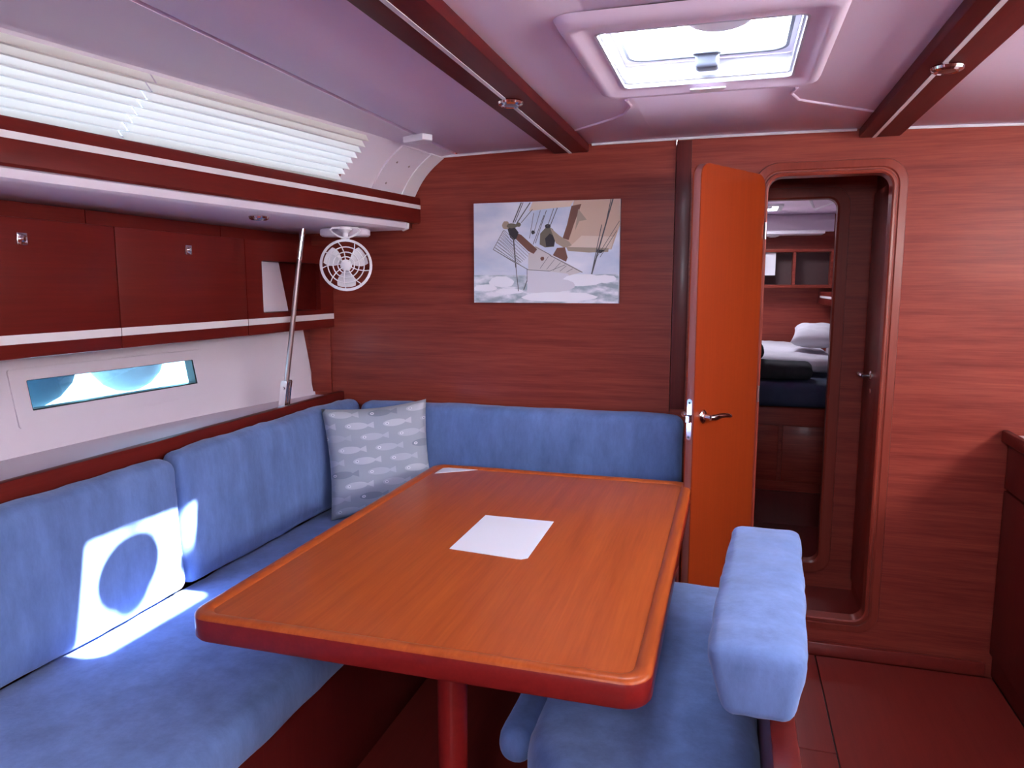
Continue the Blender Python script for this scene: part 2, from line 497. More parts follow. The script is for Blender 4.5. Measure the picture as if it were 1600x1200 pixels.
# ventilator on the hatch
VENT = (-0.052, 1.850, 2.0262)
vt = thing('ventilator', VENT, 'round mushroom ventilator standing on the glass of the roof hatch', 'ventilator')
finish('vent_collar', lathebm([(0.050, 0.0005), (0.052, 0.012), (0.046, 0.016), (0.046, 0.030)], VENT, (0, 0, 1), 32), 'frame_white', vt)
finish('vent_ring', lathebm([(0.050, -0.010), (0.066, -0.010), (0.072, -0.014), (0.070, -0.022), (0.058, -0.027), (0.045, -0.025), (0.0, -0.022)], VENT, (0, 0, 1), 36), 'white_plastic', vt)
finish('vent_cap', lathebm([(0.046, 0.030), (0.110, 0.034), (0.116, 0.042), (0.096, 0.058), (0.045, 0.068), (0, 0.071)], VENT, (0, 0, 1), 40), 'white_plastic', vt)

# ---- forward bulkhead: left panel, batten, right panel with the doorway
wf = box('wall_forward', -2.2, -0.222, BW, BW + 0.035, -0.02, 1.99, 'wall_wood', kind='structure')
DX0, DX1, DZ0, DZ1 = 0.107, 0.523, 0.146, 1.795
def My(u, v, d): return (u, BW + d, v)
finish('door_panel', ringbm(rrect(-0.218, 1.75, -0.02, 1.99, 0.0008), rrect(DX0, DX1, DZ0, DZ1, 0.05), 0.0, 0.035, My), 'wall_wood', wf, smooth=30)
box('batten', -0.219, -0.164, BW - 0.012, BW - 0.0005, 0.925, 1.935, 'batten_wood', wf, bev=0.002)
box('corner_panel', -1.80, -1.70, BW - 0.010, BW - 0.0005, 0.93, 1.215, 'wall_wood', wf, bev=0.002)
fb = bmesh.new()
# raised door frame
ro = [(0.046, -0.0008), (0.044, -0.006), (0.020, -0.008), (0.016, -0.004), (0.011, -0.004), (0.008, -0.014), (0.001, -0.015), (-0.004, -0.011), (-0.006, 0.04)]
loops = []
for off, d in ro:
    loops.append([fb.verts.new((u, BW + d, v)) for u, v in rrect(DX0 - off, DX1 + off, DZ0 - off, DZ1 + off, 0.05 + off * 0.7, 8)])
for A, B in zip(loops, loops[1:]):
    n = len(A)
    for i in range(n): fb.faces.new((A[i], A[(i + 1) % n], B[(i + 1) % n], B[i]))
finish('trim_3', fb, 'frame_wood', smooth=40, kind='structure')
box('baseboard_forward', 0.10, 0.925, BW - 0.022, BW - 0.0008, 0.0005, 0.05, 'floor_wood', bev=0.004, kind='structure')
# white bead where the headliner meets the bulkhead
for a, b2 in ((-1.165, -0.705), (-0.540, 0.395), (0.545, 1.6)):
    finish('trim_4', tubebm([(x, BW - 0.006, ceil_z(x) - 0.004) for x in frange(a, b2, 10)], 0.005, 8), 'white_trim', kind='structure')

# ---- wooden beams under the headliner
for nm, x0, x1 in (('trim_1', -0.692, -0.552), ('trim_2', 0.402, 0.535)):
    zb = 1.912
    bo = box(nm, x0, x1, AFT, BW - 0.002, zb, 1.945, 'beam_wood', bev=0.006, kind='structure')
    xm = 0.5 * (x0 + x1) - (0.002 if x0 < 0 else 0.018)
    box('inlay_strip', xm - 0.006, xm + 0.006, AFT + 0.01, BW - 0.004, zb - 0.0015, zb + 0.002, 'inlay', bo)

# ---- coachroof side: liner with the window opening behind the blinds
def roof_pt(y, s):
    """s = 0 at the valance, 1 at the headliner edge of the slope; a hollow cove."""
    x0, z0 = roof_bottom(y), 1.765
    x1, z1 = x0 + 0.136, 1.924
    x = x0 + (x1 - x0) * s; z = z0 + (z1 - z0) * s
    bulge = 0.016 * math.sin(PI * s)
    return Vector((x - bulge * 0.77, y, z + bulge * 0.63))
ss = [0, 0.08, 0.2, 0.4, 0.6, 0.72, 0.85, 1.0]
ysr = sorted(set(frange(AFT, BW, 30) + [0.0, 2.40]))
rl = finish('wall_coachroof', gridbm(lambda y, s: roof_pt(y, s), ysr, ss, skip=lambda y, s: y < 2.40 and y > 0.0 and 0.08 < s < 0.72), 'gelcoat', smooth=60, kind='structure')
finish('roof_flat', gridbm(lambda y, t: (roof_bottom(y) + 0.136 + t * (-1.104 - roof_bottom(y) - 0.136), y, 1.924 + 0.007 * t), ysr, frange(0, 1, 4)), 'gelcoat', rl)
gl = finish('window_2', gridbm(lambda y, s: roof_pt(y, s) + Vector((-0.012, 0, 0.009)), frange(-0.30, 2.70, 24), [-0.25, 0.0, 0.4, 0.8, 1.0]), 'smoked_glass', kind='structure', label='long tinted coachroof window behind the pleated blinds')
# step panel with screws at the forward end of the window
def rp(y, s, off):
    p = roof_pt(y, s); return p + Vector((0.77, 0, -0.63)) * off
def panel_slab(y0, y1, s0, s1, t, shift=0.0):
    b = bmesh.new()
    f = gridbm(lambda y, s: rp(y + shift * (s - 0.5), s, t), frange(y0, y1, 4), frange(s0, s1, 8), b)
    g = gridbm(lambda y, s: rp(y + shift * (s - 0.5), s, 0.0005), frange(y0, y1, 4), frange(s0, s1, 8), b)
    bmesh.ops.bridge_loops(b, edges=[e for e in b.edges if len(e.link_faces) == 1])
    return b
finish('end_panel', panel_slab(2.60, 2.80, 0.03, 0.97, 0.006), 'gelcoat', rl)
finish('edge_bead', panel_slab(2.80, 2.897, 0.0, 1.0, 0.010), 'white_trim', rl)
for (y, s) in ((2.655, 0.62), (2.745, 0.60), (2.665, 0.18)):
    c = rp(y, s, 0.006); n = Vector((0.77, 0, -0.63)).normalized()
    finish('screw', lathebm([(0.0045, -0.0005), (0.0045, 0.002), (0.002, 0.0035), (0, 0.0035)], c, n, 12), 'steel', rl)
kn = [(-1.150, 2.50), (-1.120, 2.56), (-1.05, 2.53), (-1.035, 2.495), (-1.06, 2.465)]
finish('bracket', slabbm(kn, 1.908, 1.931, Mz, 0.003), 'white_trim', rl)

# ---- valance board and ledge along the port side
def sweep(name, prof_fn, ys_, mat, parent=None, **k):
    """prof_fn(y) gives the closed (x, z) section at station y."""
    b = bmesh.new(); rings = []
    for y in ys_: rings.append([b.verts.new((x, y, z)) for x, z in prof_fn(y)])
    for A, B in zip(rings, rings[1:]):
        n = len(A)
        for i in range(n): b.faces.new((A[i], A[(i + 1) % n], B[(i + 1) % n], B[i]))
    b.faces.new(rings[0]); b.faces.new(list(reversed(rings[-1])))
    return finish(name, b, mat, parent, **k)
ysv = sorted(set(frange(AFT, BW - 0.002, 24)))
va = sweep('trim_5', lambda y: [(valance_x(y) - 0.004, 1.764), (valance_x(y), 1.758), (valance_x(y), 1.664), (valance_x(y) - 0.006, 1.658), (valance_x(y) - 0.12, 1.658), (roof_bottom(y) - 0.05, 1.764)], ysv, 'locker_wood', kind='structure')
sweep('inlay_strip', lambda y: [(valance_x(y) + 0.002, 1.733), (valance_x(y) + 0.002, 1.717), (valance_x(y) - 0.003, 1.717), (valance_x(y) - 0.003, 1.733)], ysv, 'inlay', va)
ysl = frange(AFT, 2.785, 24)
ledge = sweep('trim_6', lambda y: [(valance_x(y) - 0.006, 1.6575), (valance_x(y) + 0.006, 1.652), (valance_x(y) + 0.004, 1.632), (valance_x(y) - 0.010, 1.624), (-1.70, 1.618), (-2.12, 1.618), (-2.12, 1.6575)], ysl, 'gelcoat', kind='structure', smooth=50)
sweep('end_cap', lambda y: [(valance_x(y) - 0.004, 1.657), (valance_x(y) + 0.010, 1.652), (valance_x(y) + 0.008, 1.630), (valance_x(y) - 0.014, 1.621)], [2.7855, 2.798], 'white_plastic', ledge)
box('light_seal', -2.12, -1.30, 2.7865, BW - 0.001, 1.640, 1.6575, 'locker_wood', ledge)

# ---- hull side with port light
WY0, WY1, WZ0, WZ1 = 1.645, 2.300, 1.036, 1.126
ysh = sorted(set(frange(AFT, BW, 24) + [WY0, WY1])); zsh = [-0.05, 0.5, 0.915, WZ0, WZ1, 1.3, 1.66]
wp = finish('wall_port', gridbm(lambda y, z: (hull_x(y, z), y, z), ysh, zsh, skip=lambda y, z: WY0 < y < WY1 and WZ0 < z < WZ1), 'gelcoat', smooth=60, kind='structure')
def Mh(u, v, d): return (hull_x(u, v) + d, u, v)
w1 = thing('window_1', (hull_x(1.95, 1.05), 1.95, 1.03), kind='structure', label='low wide port light in the white hull side')
finish('window_frame', ringbm(rrect(WY0 - 0.05, WY1 + 0.05, WZ0 - 0.045, WZ1 + 0.035, 0.008), rrect(WY0, WY1, WZ0, WZ1, 0.004), 0.0006, 0.006, Mh), 'gelcoat', w1)
finish('seal', ringbm(rrect(WY0, WY1, WZ0, WZ1, 0.004), rrect(WY0 + 0.004, WY1 - 0.006, WZ0 + 0.004, WZ1 - 0.002, 0.003), -0.03, 0.003, Mh), 'black', w1)
finish('reveal', ringbm(rrect(WY0 - 0.001, WY1 + 0.001, WZ0 - 0.001, WZ1 + 0.001, 0.004), rrect(WY0, WY1, WZ0, WZ1, 0.004), -0.03, -0.0005, Mh), 'gelcoat', w1)
finish('pane', slabbm(rrect(WY0, WY1, WZ0, WZ1, 0.003), -0.045, -0.031, Mh), 'hull_glass', w1)
w5 = thing('window_5', (hull_x(1.3, 1.05), 1.20, 1.03), kind='structure', label='next port light further aft in the hull side')
finish('window_frame', ringbm(rrect(0.90, 1.56, WZ0 - 0.045, WZ1 + 0.035, 0.008), rrect(0.95, 1.51, WZ0, WZ1, 0.004), 0.0006, 0.006, Mh), 'gelcoat', w5)
finish('pane', slabbm(rrect(0.95, 1.51, WZ0, WZ1, 0.003), 0.0006, 0.003, Mh), 'hull_glass', w5)

# shelf and wooden rail behind the port backrests
sweep('trim_7', lambda y: [(-1.668, 0.915), (-1.668, 0.900), (hull_x(y, 0.9) + 0.001, 0.900), (hull_x(y, 0.915) + 0.001, 0.915)], frange(AFT, BW - 0.002, 20), 'gelcoat', kind='structure')
box('trim_8', -1.667, -1.639, AFT, BW - 0.002, 0.36, 0.938, 'locker_wood', bev=0.006, kind='structure')

# ---- starboard and aft walls (outside the view, they close the saloon)
finish('wall_starboard', ringbm(rrect(AFT, BW, -0.02, 1.99, 0.0008), rrect(-1.2, 2.35, 1.45, 1.88, 0.02), 0.0, 0.05, lambda u, v, d: (1.70 + d, u, v)), 'wall_wood', kind='structure')
w6 = thing('window_6', (1.72, 0.6, 1.45), kind='structure', label='long starboard window with its pale blind drawn')
finish('pane', slabbm(rrect(-1.22, 2.37, 1.43, 1.90, 0.02), 0.0505, 0.056, lambda u, v, d: (1.70 + d, u, v)), 'smoked_star', w6)
finish('blind_cloth', gridbm(lambda y, z: (1.72 + 0.008 * math.cos(PI * round((z - 1.45) / 0.0215)), y, z), [-1.199, 2.349], [1.4505 + 0.0215 * i for i in range(20)] + [1.8795]), 'blind_cloth', w6)
finish('wall_aft', ringbm(rrect(-2.2, 1.75, -0.02, 1.99, 0.0008), rrect(-0.32, 0.32, 1.34, 1.92, 0.03), 0.0, 0.04, lambda u, v, d: (u, AFT - d, v)), 'wall_wood', kind='structure')

# ---- passage behind the doorway
CY = 3.45
box('wall_passage_starboard', 0.560, 0.600, BW + 0.036, CY - 0.001, 0.0, 1.95, 'wall_wood', kind='structure')
box('wall_passage_port', -0.34, -0.30, BW + 0.036, CY - 0.001, 0.0, 1.95, 'wall_wood', kind='structure')
pf = box('floor_passage', -0.30, 0.560, BW + 0.036, CY + 0.030, -0.02, 0.05, 'floor_wood', kind='structure')
box('ceiling_passage', -0.34, 0.60, BW + 0.036, CY - 0.001, 1.90, 1.93, 'wall_wood', kind='structure')
finish('wall_cabin', ringbm(rrect(-1.2, 1.3, 0.0, 1.99, 0.0008), rrect(-0.03, 0.418, 0.165, 1.772, 0.045), 0.0, 0.03, lambda u, v, d: (u, CY + d, v)), 'wall_wood', kind='structure')
cf = bmesh.new(); loops = []
for off, d in [(0.045, -0.0005), (0.043, -0.010), (0.004, -0.012), (-0.004, -0.006), (-0.005, 0.035)]:
    loops.append([cf.verts.new((u, CY + d, v)) for u, v in rrect(-0.03 - off, 0.418 + off, 0.165 - off, 1.772 + off, 0.045 + off * 0.7, 8)])
for A, B in zip(loops, loops[1:]):
    n = len(A)
    for i in range(n): cf.faces.new((A[i], A[(i + 1) % n], B[(i + 1) % n], B[i]))
finish('trim_9', cf, 'frame_wood', kind='structure')
# head door in the passage side
d2 = thing('door_2', (0.556, 3.2, 0.1), kind='structure', label='closed door in the passage side wall with chrome lever')
box('leaf', 0.545, 0.5595, 2.985, 3.40, 0.12, 1.78, 'wall_wood', d2, bev=0.004)
def lever(o, n, along, parent, s=1.0):
    """Chrome lever: round rose, neck, curved grip. o on the leaf face, n its normal, along the grip direction."""
    o = Vector(o); n = Vector(n).normalized(); a = Vector(along).normalized()
    r = finish('handle', lathebm([(0.023 * s, 0.0005), (0.023 * s, 0.006), (0.018 * s, 0.010), (0.011 * s, 0.011), (0.010 * s, 0.035)], o, n, 20), 'chrome', parent)
    up = Vector((0, 0, 1))
    pts = [o + n * 0.035 * s - a * 0.006, o + n * 0.040 * s + a * 0.012, o + n * 0.042 * s + a * 0.045 + up * 0.003, o + n * 0.040 * s + a * 0.08, o + n * 0.034 * s + a * 0.108 - up * 0.006, o + n * 0.028 * s + a * 0.118 - up * 0.004]
    finish('grip', tubebm(pts, [0.010, 0.011, 0.010, 0.009, 0.008, 0.005], 12), 'chrome', r)
    return r
lever((0.545, 3.20, 1.045), (-1, 0, 0), (0, 1, 0), d2, 0.9)
finish('keyhole', lathebm([(0.010, 0.0004), (0.010, 0.003), (0, 0.003)], (0.545, 3.20, 0.985), (-1, 0, 0), 14), 'chrome', d2)

# ---- forward cabin shell
FY = 6.0
box('floor_cabin', -1.2, 1.3, CY + 0.031, FY + 0.05, -0.02, 0.05, 'floor_wood', kind='structure')
fcb = gridbm(lambda x, y: (x, y, 1.93), [-1.2, -0.07, 0.27, 1.3], [CY + 0.03, 5.20, 5.50, FY + 0.05], skip=lambda x, y: -0.07 < x < 0.27 and 5.20 < y < 5.50)
fc = finish('ceiling_cabin', fcb, 'ceiling_vinyl', kind='structure')
so = fc.modifiers.new('thick', 'SOLIDIFY'); so.thickness = 0.03; so.offset = 1.0
finish('hatch_lining', ringbm(rrect(-0.10, 0.30, 5.17, 5.53, 0.03), rrect(-0.07, 0.27, 5.20, 5.50, 0.03), 1.915, 1.965, Mz), 'frame_white', fc)
finish('ceiling_strip', tubebm([(0.40, 4.72, 1.930), (0.50, 5.45, 1.930)], 0.010, 8), 'white_trim', fc)
finish('ceiling_strip', tubebm([(0.66, 4.72, 1.930), (0.53, 5.62, 1.930)], 0.009, 8), 'white_trim', fc)
wc = box('wall_bow', -1.2, 1.3, FY, FY + 0.05, 0.0, 1.99, 'wall_wood', kind='structure')
box('shelf_board', -0.6, 0.72, FY - 0.13, FY - 0.001, 1.385, 1.41, 'frame_wood', wc, bev=0.003)
box('shelf_backing', -0.6, 0.72, FY - 0.010, FY - 0.0005, 1.411, 1.648, 'liner_dark', wc)
box('shelf_top', -0.6, 0.72, FY - 0.13, FY - 0.001, 1.649, 1.672, 'frame_wood', wc, bev=0.003)
for x in (0.20, 0.42, 0.68):
    box('shelf_divider', x, x + 0.02, FY - 0.125, FY - 0.011, 1.4105, 1.6485, 'wall_wood', wc)
box('mirror', 0.215, 0.30, FY - 0.100, FY - 0.094, 1.48, 1.6483, 'white_plastic', wc)
box('headliner_slope', -1.15, 0.70, FY - 0.03, FY - 0.0005, 1.801, 1.929, 'ceiling_vinyl', wc)
box('cornice', -0.6, 0.62, FY - 0.22, FY - 0.001, 1.775, 1.80, 'white_trim', wc, bev=0.004)
finish('cornice_lamp', lathebm([(0.045, 0.0), (0.045, 0.008), (0.02, 0.016), (0, 0.017)], (0.27, FY - 0.11, 1.7745), (0, 0, -1), 24), 'white_plastic', wc)
box('wall_cabin_port', -1.2, -1.15, CY + 0.031, FY, 0.0, 1.99, 'gelcoat', kind='structure')
sbm = bmesh.new()
for y in (CY + 0.031, FY - 0.001):
    k = (y - 3.5) / 2.5
    for x, z in ((0.95 - 0.30 * k, 0.0), (1.00 - 0.31 * k, 0.90), (1.12 - 0.38 * k, 1.30), (1.12 - 0.38 * k, 1.99), (1.3, 1.99), (1.3, 0.0)): sbm.verts.new((x, y, z))
sbm.verts.ensure_lookup_table()
for i in range(6):
    j = (i + 1) % 6
    sbm.faces.new([sbm.verts[k] for k in (i, j, 6 + j, 6 + i)])
sbm.faces.new([sbm.verts[k] for k in range(6)]); sbm.faces.new([sbm.verts[k] for k in range(11, 5, -1)])
ws = finish('wall_cabin_starboard', sbm, 'gelcoat', kind='structure')
box('side_shelf', 0.62, 0.95, 4.9, FY - 0.001, 1.27, 1.36, 'locker_wood', ws, bev=0.004)
box('side_shelf_strip', 0.616, 0.619, 4.9, FY - 0.14, 1.315, 1.330, 'inlay', ws)

# ================================================================== DOOR LEAF
HINGE = Vector((0.100, 2.874, 0)); FREE = Vector((-0.108, 2.498, 0))
du = (FREE - HINGE).normalized(); dn = Vector((du.y, -du.x, 0))         # dn: normal on the passage side
if dn.x < 0: dn = -dn
wid = (FREE - HINGE).length
door = thing('door_1', (HINGE.x, HINGE.y, 0.15), kind='structure', label='open orange-brown door leaf with chrome lever and lock plate')
def Ml(u, v, d):
    p = HINGE + du * u + dn * d
    return (p.x, p.y, v)
finish('leaf', slabbm(rrect(0.0, wid, 0.150, 1.795, 0.045), -0.0005, -0.004, Ml, 0.0), 'door_wood', door)
finish('leaf_core', slabbm(rrect(0.0, wid, 0.150, 1.795, 0.045), -0.0042, -0.029, Ml, 0.0015), 'door_edge', door)
finish('back_face', slabbm(rrect(0.0, wid, 0.150, 1.795, 0.045), -0.0292, -0.032, Ml, 0.0), 'door_wood', door)
lk = Vector((HINGE + du * wid))
lp = slabbm(rrect(-0.026, -0.008, 0.885, 1.025, 0.008), 0.0005, 0.0025, lambda u, v, d: tuple(HINGE + dn * u + du * (wid + d) + Vector((0, 0, v))))
lo = finish('lock_plate', lp, 'chrome', door)
finish('latch_bolt', slabbm([(-0.024, 0.945), (-0.010, 0.945), (-0.010, 0.970), (-0.024, 0.970)], 0.0027, 0.014, lambda u, v, d: tuple(HINGE + dn * u + du * (wid + d) + Vector((0, 0, v))), 0.002), 'chrome', lo)
for v in (0.895, 1.012):
    finish('plate_screw', lathebm([(0.004, 0.0), (0.004, 0.001), (0, 0.0015)], HINGE + dn * -0.017 + du * (wid + 0.0026) + Vector((0, 0, v)), du, 10), 'dark_gasket', lo)
hp = HINGE + du * (wid - 0.050) + Vector((0, 0, 0.962))
lever(hp, dn, -du + dn * 0.1, door, 1.0)
lever(HINGE + du * (wid - 0.050) - dn * 0.032 + Vector((0, 0, 0.962)), -dn, -du, door, 1.0)
for v in (0.35, 1.0, 1.6):
    p = HINGE + Vector((0.006, 0.004, 0))
    finish('hinge', lathebm([(0.005, -0.03), (0.005, 0.03)], p + Vector((0, 0, v)), (0, 0, 1), 10), 'steel', door)

# ================================================================== LOCKERS (port side, under the ledge)
LX = -1.680
def locker(y0, y1, niche=False, label=''):
    t = thing('overhead_locker', (LX, 0.5 * (y0 + y1), 1.22), label, 'locker', 'overhead lockers under the white ledge')
    g = 0.0015
    b = boxbm(-1.86, LX - 0.021, y0 + g, y1 - g, 1.235, 1.566)
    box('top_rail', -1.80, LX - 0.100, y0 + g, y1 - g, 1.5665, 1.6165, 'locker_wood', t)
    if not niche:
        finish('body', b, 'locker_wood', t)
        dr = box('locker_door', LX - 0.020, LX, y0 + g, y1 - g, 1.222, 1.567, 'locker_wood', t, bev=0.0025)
        box('inlay_strip', LX - 0.003, LX + 0.0012, y0 + g + 0.0005, y1 - g - 0.0005, 1.258, 1.281, 'inlay', dr)
        yc = 0.5 * (y0 + y1)
        la = box('latch', LX + 0.0002, LX + 0.005, yc - 0.014, yc + 0.014, 1.500, 1.530, 'chrome', dr, bev=0.0015)
        finish('latch_button', lathebm([(0.008, 0.0), (0.008, 0.003), (0.005, 0.006), (0, 0.0065)], (LX + 0.0052, yc, 1.515), (1, 0, 0), 16), 'chrome', dr)
    else:
        b.free()
        ny0, ny1, nz0, nz1 = 2.388, 2.790, 1.300, 1.494
        Mx = lambda u, v, d: (LX + d, u, v)
        fr = finish('front_panel', ringbm(rrect(y0 + g, y1 - g, 1.222, 1.567, 0.0008), rrect(ny0, ny1, nz0, nz1, 0.006), -0.020, 0.0, Mx), 'locker_wood', t)
        box('inlay_strip', LX - 0.003, LX + 0.0012, y0 + g + 0.0005, y1 - g - 0.0005, 1.258, 1.281, 'inlay', fr)
        box('niche_floor', -1.80, LX - 0.021, y0 + g, y1 - g, 1.285, 1.2995, 'locker_wood', t)
        box('niche_top', -1.80, LX - 0.021, y0 + g, y1 - g, 1.4945, 1.566, 'locker_wood', t)
        box('niche_side', -1.80, LX - 0.021, y0 + g, ny0, 1.300, 1.494, 'locker_wood', t)
        box('niche_side', -1.80, LX - 0.021, ny1, y1 - g, 1.300, 1.494, 'locker_wood', t)
        box('bottom_board', -1.80, LX - 0.021, y0 + g, y1 - g, 1.235, 1.2845, 'locker_wood', t)
        sl = bmesh.new()
        slabbm([(ny0 + 0.001, nz0 + 0.0005), (ny0 + 0.235, nz0 + 0.0005), (ny0 + 0.180, nz1 - 0.0005), (ny0 + 0.001, nz1 - 0.0005)], 0, 0.006, lambda u, v, d: (-1.735 + d, u, v), bm=sl)
        finish('hull_panel', sl, 'gelcoat', t)
        box('niche_back', -1.815, -1.801, y0 + g, y1 - g, 1.235, 1.566, 'locker_wood', t)
    return t
locker(1.128, 1.710, label='red-brown overhead locker with square chrome latch, next to the one beside the niche')
locker(1.710, 2.293, label='red-brown overhead locker with small square latch, between another locker and the open niche')
locker(2.293, 2.897, True, label='open niche unit of red-brown wood at the bulkhead end of the lockers')
locker(0.546, 1.128, label='red-brown overhead locker furthest from the bulkhead')

# ================================================================== BLINDS
def blind(y0, y1, label, npl=8, tilt=0.0):
    t = thing('pleated_blind', (roof_bottom(0.5 * (y0 + y1)), 0.5 * (y0 + y1), 1.77), label, 'blind', 'pleated blinds over the coachroof window')
    b = bmesh.new()
    m = npl * 2
    def pt(y, i):
        s = 0.05 + 0.93 * i / m
        x0 = roof_bottom(y); a = Vector((x0, y, 1.768)); e = Vector((x0 + 0.136, y, 1.922))
        p = a.lerp(e, s)
        nrm = Vector((0.762, 0, -0.647))
        amp = 0.004 + (0.016 if i % 2 else 0.0)
        sag = 0.003 * noise.noise(Vector((y * 2.3, i * 0.7, 1.0)))
        yy = y
        return p + nrm * (amp + sag + 0.004)
    yl = frange(y0, y1, max(6, int((y1 - y0) / 0.06)))
    g = [[b.verts.new(pt(y, i)) for i in range(m + 1)] for y in yl]
    for k, row in enumerate(g):
        if k == 0 or k == len(g) - 1:
            for i, v in enumerate(row): v.co.y += 0.007 if i % 2 else -0.007
    for i in range(len(yl) - 1):
        for j in range(m): b.faces.new((g[i][j], g[i + 1][j], g[i + 1][j + 1], g[i][j + 1]))
    finish('pleated_cloth', b, 'blind_cloth', t, smooth=20)
    b2 = bmesh.new()
    for y in frange(y0 + 0.006, y1 - 0.006, 10):
        x0 = roof_bottom(y); p = Vector((x0, y, 1.768)) + Vector((0.762, 0, -0.647)) * 0.006
        for dx, dz in ((0, 0), (0.012, -0.0), (0.016, 0.008), (0.006, 0.012)): b2.verts.new(p + Vector((dx, 0, dz)))
    b2.verts.ensure_lookup_table()
    for i in range(10):
        for k in range(4): b2.faces.new([b2.verts[q] for q in (i * 4 + k, i * 4 + (k + 1) % 4, i * 4 + 4 + (k + 1) % 4, i * 4 + 4 + k)])
    finish('bottom_rail', b2, 'blind_cloth', t)
blind(0.02, 1.5575, 'cream pleated blind over the coachroof window, aft of the zigzag gap')
blind(1.5625, 2.372, 'cream pleated blind between the zigzag gap and the white end panel')

# ================================================================== SEATING
bs = box('settee', -1.637, -1.00, -0.30, 2.895, 0.0005, 0.357, 'galley_wood', bev=0.004, label='dark wooden settee base under the long blue seat along the hull side', cat='settee')
bb = box('settee', -0.998, -0.165, 2.40, 2.895, 0.0005, 0.357, 'galley_wood', bev=0.004, label='dark wooden settee base behind the table along the bulkhead', cat='settee')
finish('seat_cushion', cushionbm((-1.282, 1.235, 0.4225), (0.318, 1.530, 0.061), 0.045, (0, 0, 0.010), 0.004, 3), 'blue_fabric', label='long blue seat cushion of the settee along the hull side', cat='seat cushion')
finish('seat_cushion', cushionbm((-0.555, 2.570, 0.4225), (0.400, 0.193, 0.061), 0.045, (0, 0, 0.008), 0.004, 5), 'blue_fabric', label='blue seat cushion behind the far edge of the table', cat='seat cushion')
def lean_port(p):
    k = (p.z - 0.48) / 0.42
    t = max(0.0, min(1.0, (p.z - 0.82) / 0.06))
    p.x += 0.004 * t * noise.noise(Vector((p.y * 30, p.z * 9, 4)))
    p.z += 0.004 * t * noise.noise(Vector((p.y * 22, 1.5, 4)))
    p.x -= 0.020 * k
    return p
finish('back_cushion', cushionbm((-1.573, 1.002, 0.695), (0.042, 0.752, 0.200), 0.036, (0.012, 0, 0.006), 0.005, 11, lean_port), 'blue_fabric', label='blue backrest cushion with the sunlit patch and round shadow', cat='back cushion')
finish('back_cushion', cushionbm((-1.573, 2.322, 0.701), (0.042, 0.560, 0.207), 0.036, (0.012, 0, 0.006), 0.005, 12, lean_port), 'blue_fabric', label='blue backrest cushion beside the grey pillow, along the hull side', cat='back cushion')
finish('back_cushion', cushionbm((-0.835, 2.826, 0.698), (0.675, 0.052, 0.213), 0.038, (0, 0.010, 0.005), 0.004, 14), 'blue_fabric', label='long blue backrest cushion along the wooden bulkhead under the picture', cat='back cushion')
box('settee_end_board', -0.154, -0.141, 2.40, 2.886, 0.0005, 0.62, 'batten_wood', bev=0.003, label='dark narrow end board of the settee beside the open door', cat='end board')

# starboard bench beside the table
bn = thing('bench', (-0.12, 1.7, 0.0), 'low blue bench on the open side of the table with padded back rail', 'bench')
box('bench_base', -0.28, 0.080, 1.12, 2.30, 0.0005, 0.309, 'galley_wood', bn, bev=0.004)
def bench_round(p):
    if p.x < -0.10: p.x += 2.6 * max(0.0, 1.47 - p.y) ** 2 * (-0.10 - p.x) / 0.28
    return p
finish('bench_seat', cushionbm((-0.150, 1.720, 0.383), (0.236, 0.640, 0.072), 0.055, (0.008, 0, 0.012), 0.005, 21, bench_round), 'blue_fabric', bn)
box('back_panel', 0.092, 0.138, 0.95, 2.05, 0.0005, 0.625, 'galley_wood', bn, bev=0.005)
def bol(p):
    k = (p.z - 0.695) / 0.075                # -1 bottom .. 1 top
    xc = 0.062 + 0.045 * (p.y - 1.275) / 0.70
    half = 0.056 + 0.014 * min(1, max(-1, k)) + 0.004
    lx = (p.x - 0.0) / 0.07
    p.x = xc + lx * half - 0.010 * (1 - k) * (-0.5)
    return p
finish('back_pad', cushionbm((0.0, 1.625, 0.708), (0.080, 0.362, 0.062), 0.024, (0.010, 0.004, 0.014), 0.0035, 31, bol, step=0.025, wscale=14), 'blue_fabric', bn)
finish('seat_roll', cushionbm((-0.446, 1.76, 0.340), (0.042, 0.26, 0.045), 0.040, (0, 0, 0), 0.003, 41), 'blue_fabric', bn)

# ================================================================== TABLE
TX0, TX1, TY0, TY1, TZ = -1.076, -0.111, 1.205, 2.590, 0.720
tbl = thing('dining_table', (-0.59, 1.9, 0.0), 'varnished orange-brown saloon table with raised edge and rounded corners', 'table')
finish('tabletop', slabbm(rrect(TX0 + 0.020, TX1 - 0.020, TY0 + 0.020, TY1 - 0.020, 0.030, 8), 0.672, TZ - 0.007, Mz), 'table_wood', tbl)
eb = bmesh.new(); loops = []
for off, zz in [(0.034, TZ - 0.0075), (0.030, TZ - 0.004), (0.022, TZ - 0.0005), (0.010, TZ), (0.004, TZ - 0.002), (0.0, TZ - 0.008), (0.0, TZ - 0.050), (0.004, TZ - 0.056), (0.034, TZ - 0.056)]:
    loops.append([eb.verts.new((u, v, zz)) for u, v in rrect(TX0 + off, TX1 - off, TY0 + off, TY1 - off, max(0.052 - off * 0.6, 0.012), 10)])
loops.append(loops[0])
for A, B in zip(loops, loops[1:]):
    n = len(A)
    for i in range(n): eb.faces.new((A[i], A[(i + 1) % n], B[(i + 1) % n], B[i]))
for f in eb.faces:
    if min(v.co.z for v in f.verts) > TZ - 0.0085: f.material_index = 1
finish('edge_rail', eb, ['table_edge', 'table_wood'], tbl, smooth=50)
for y in (1.46, 2.17):
    lg = finish('table_leg', lathebm([(0.075, 0.001), (0.075, 0.012), (0.045, 0.02), (0.034, 0.03), (0.034, 0.64), (0.06, 0.655), (0.06, 0.671)], (-0.575, y, 0), (0, 0, 1), 32), 'table_edge', tbl)
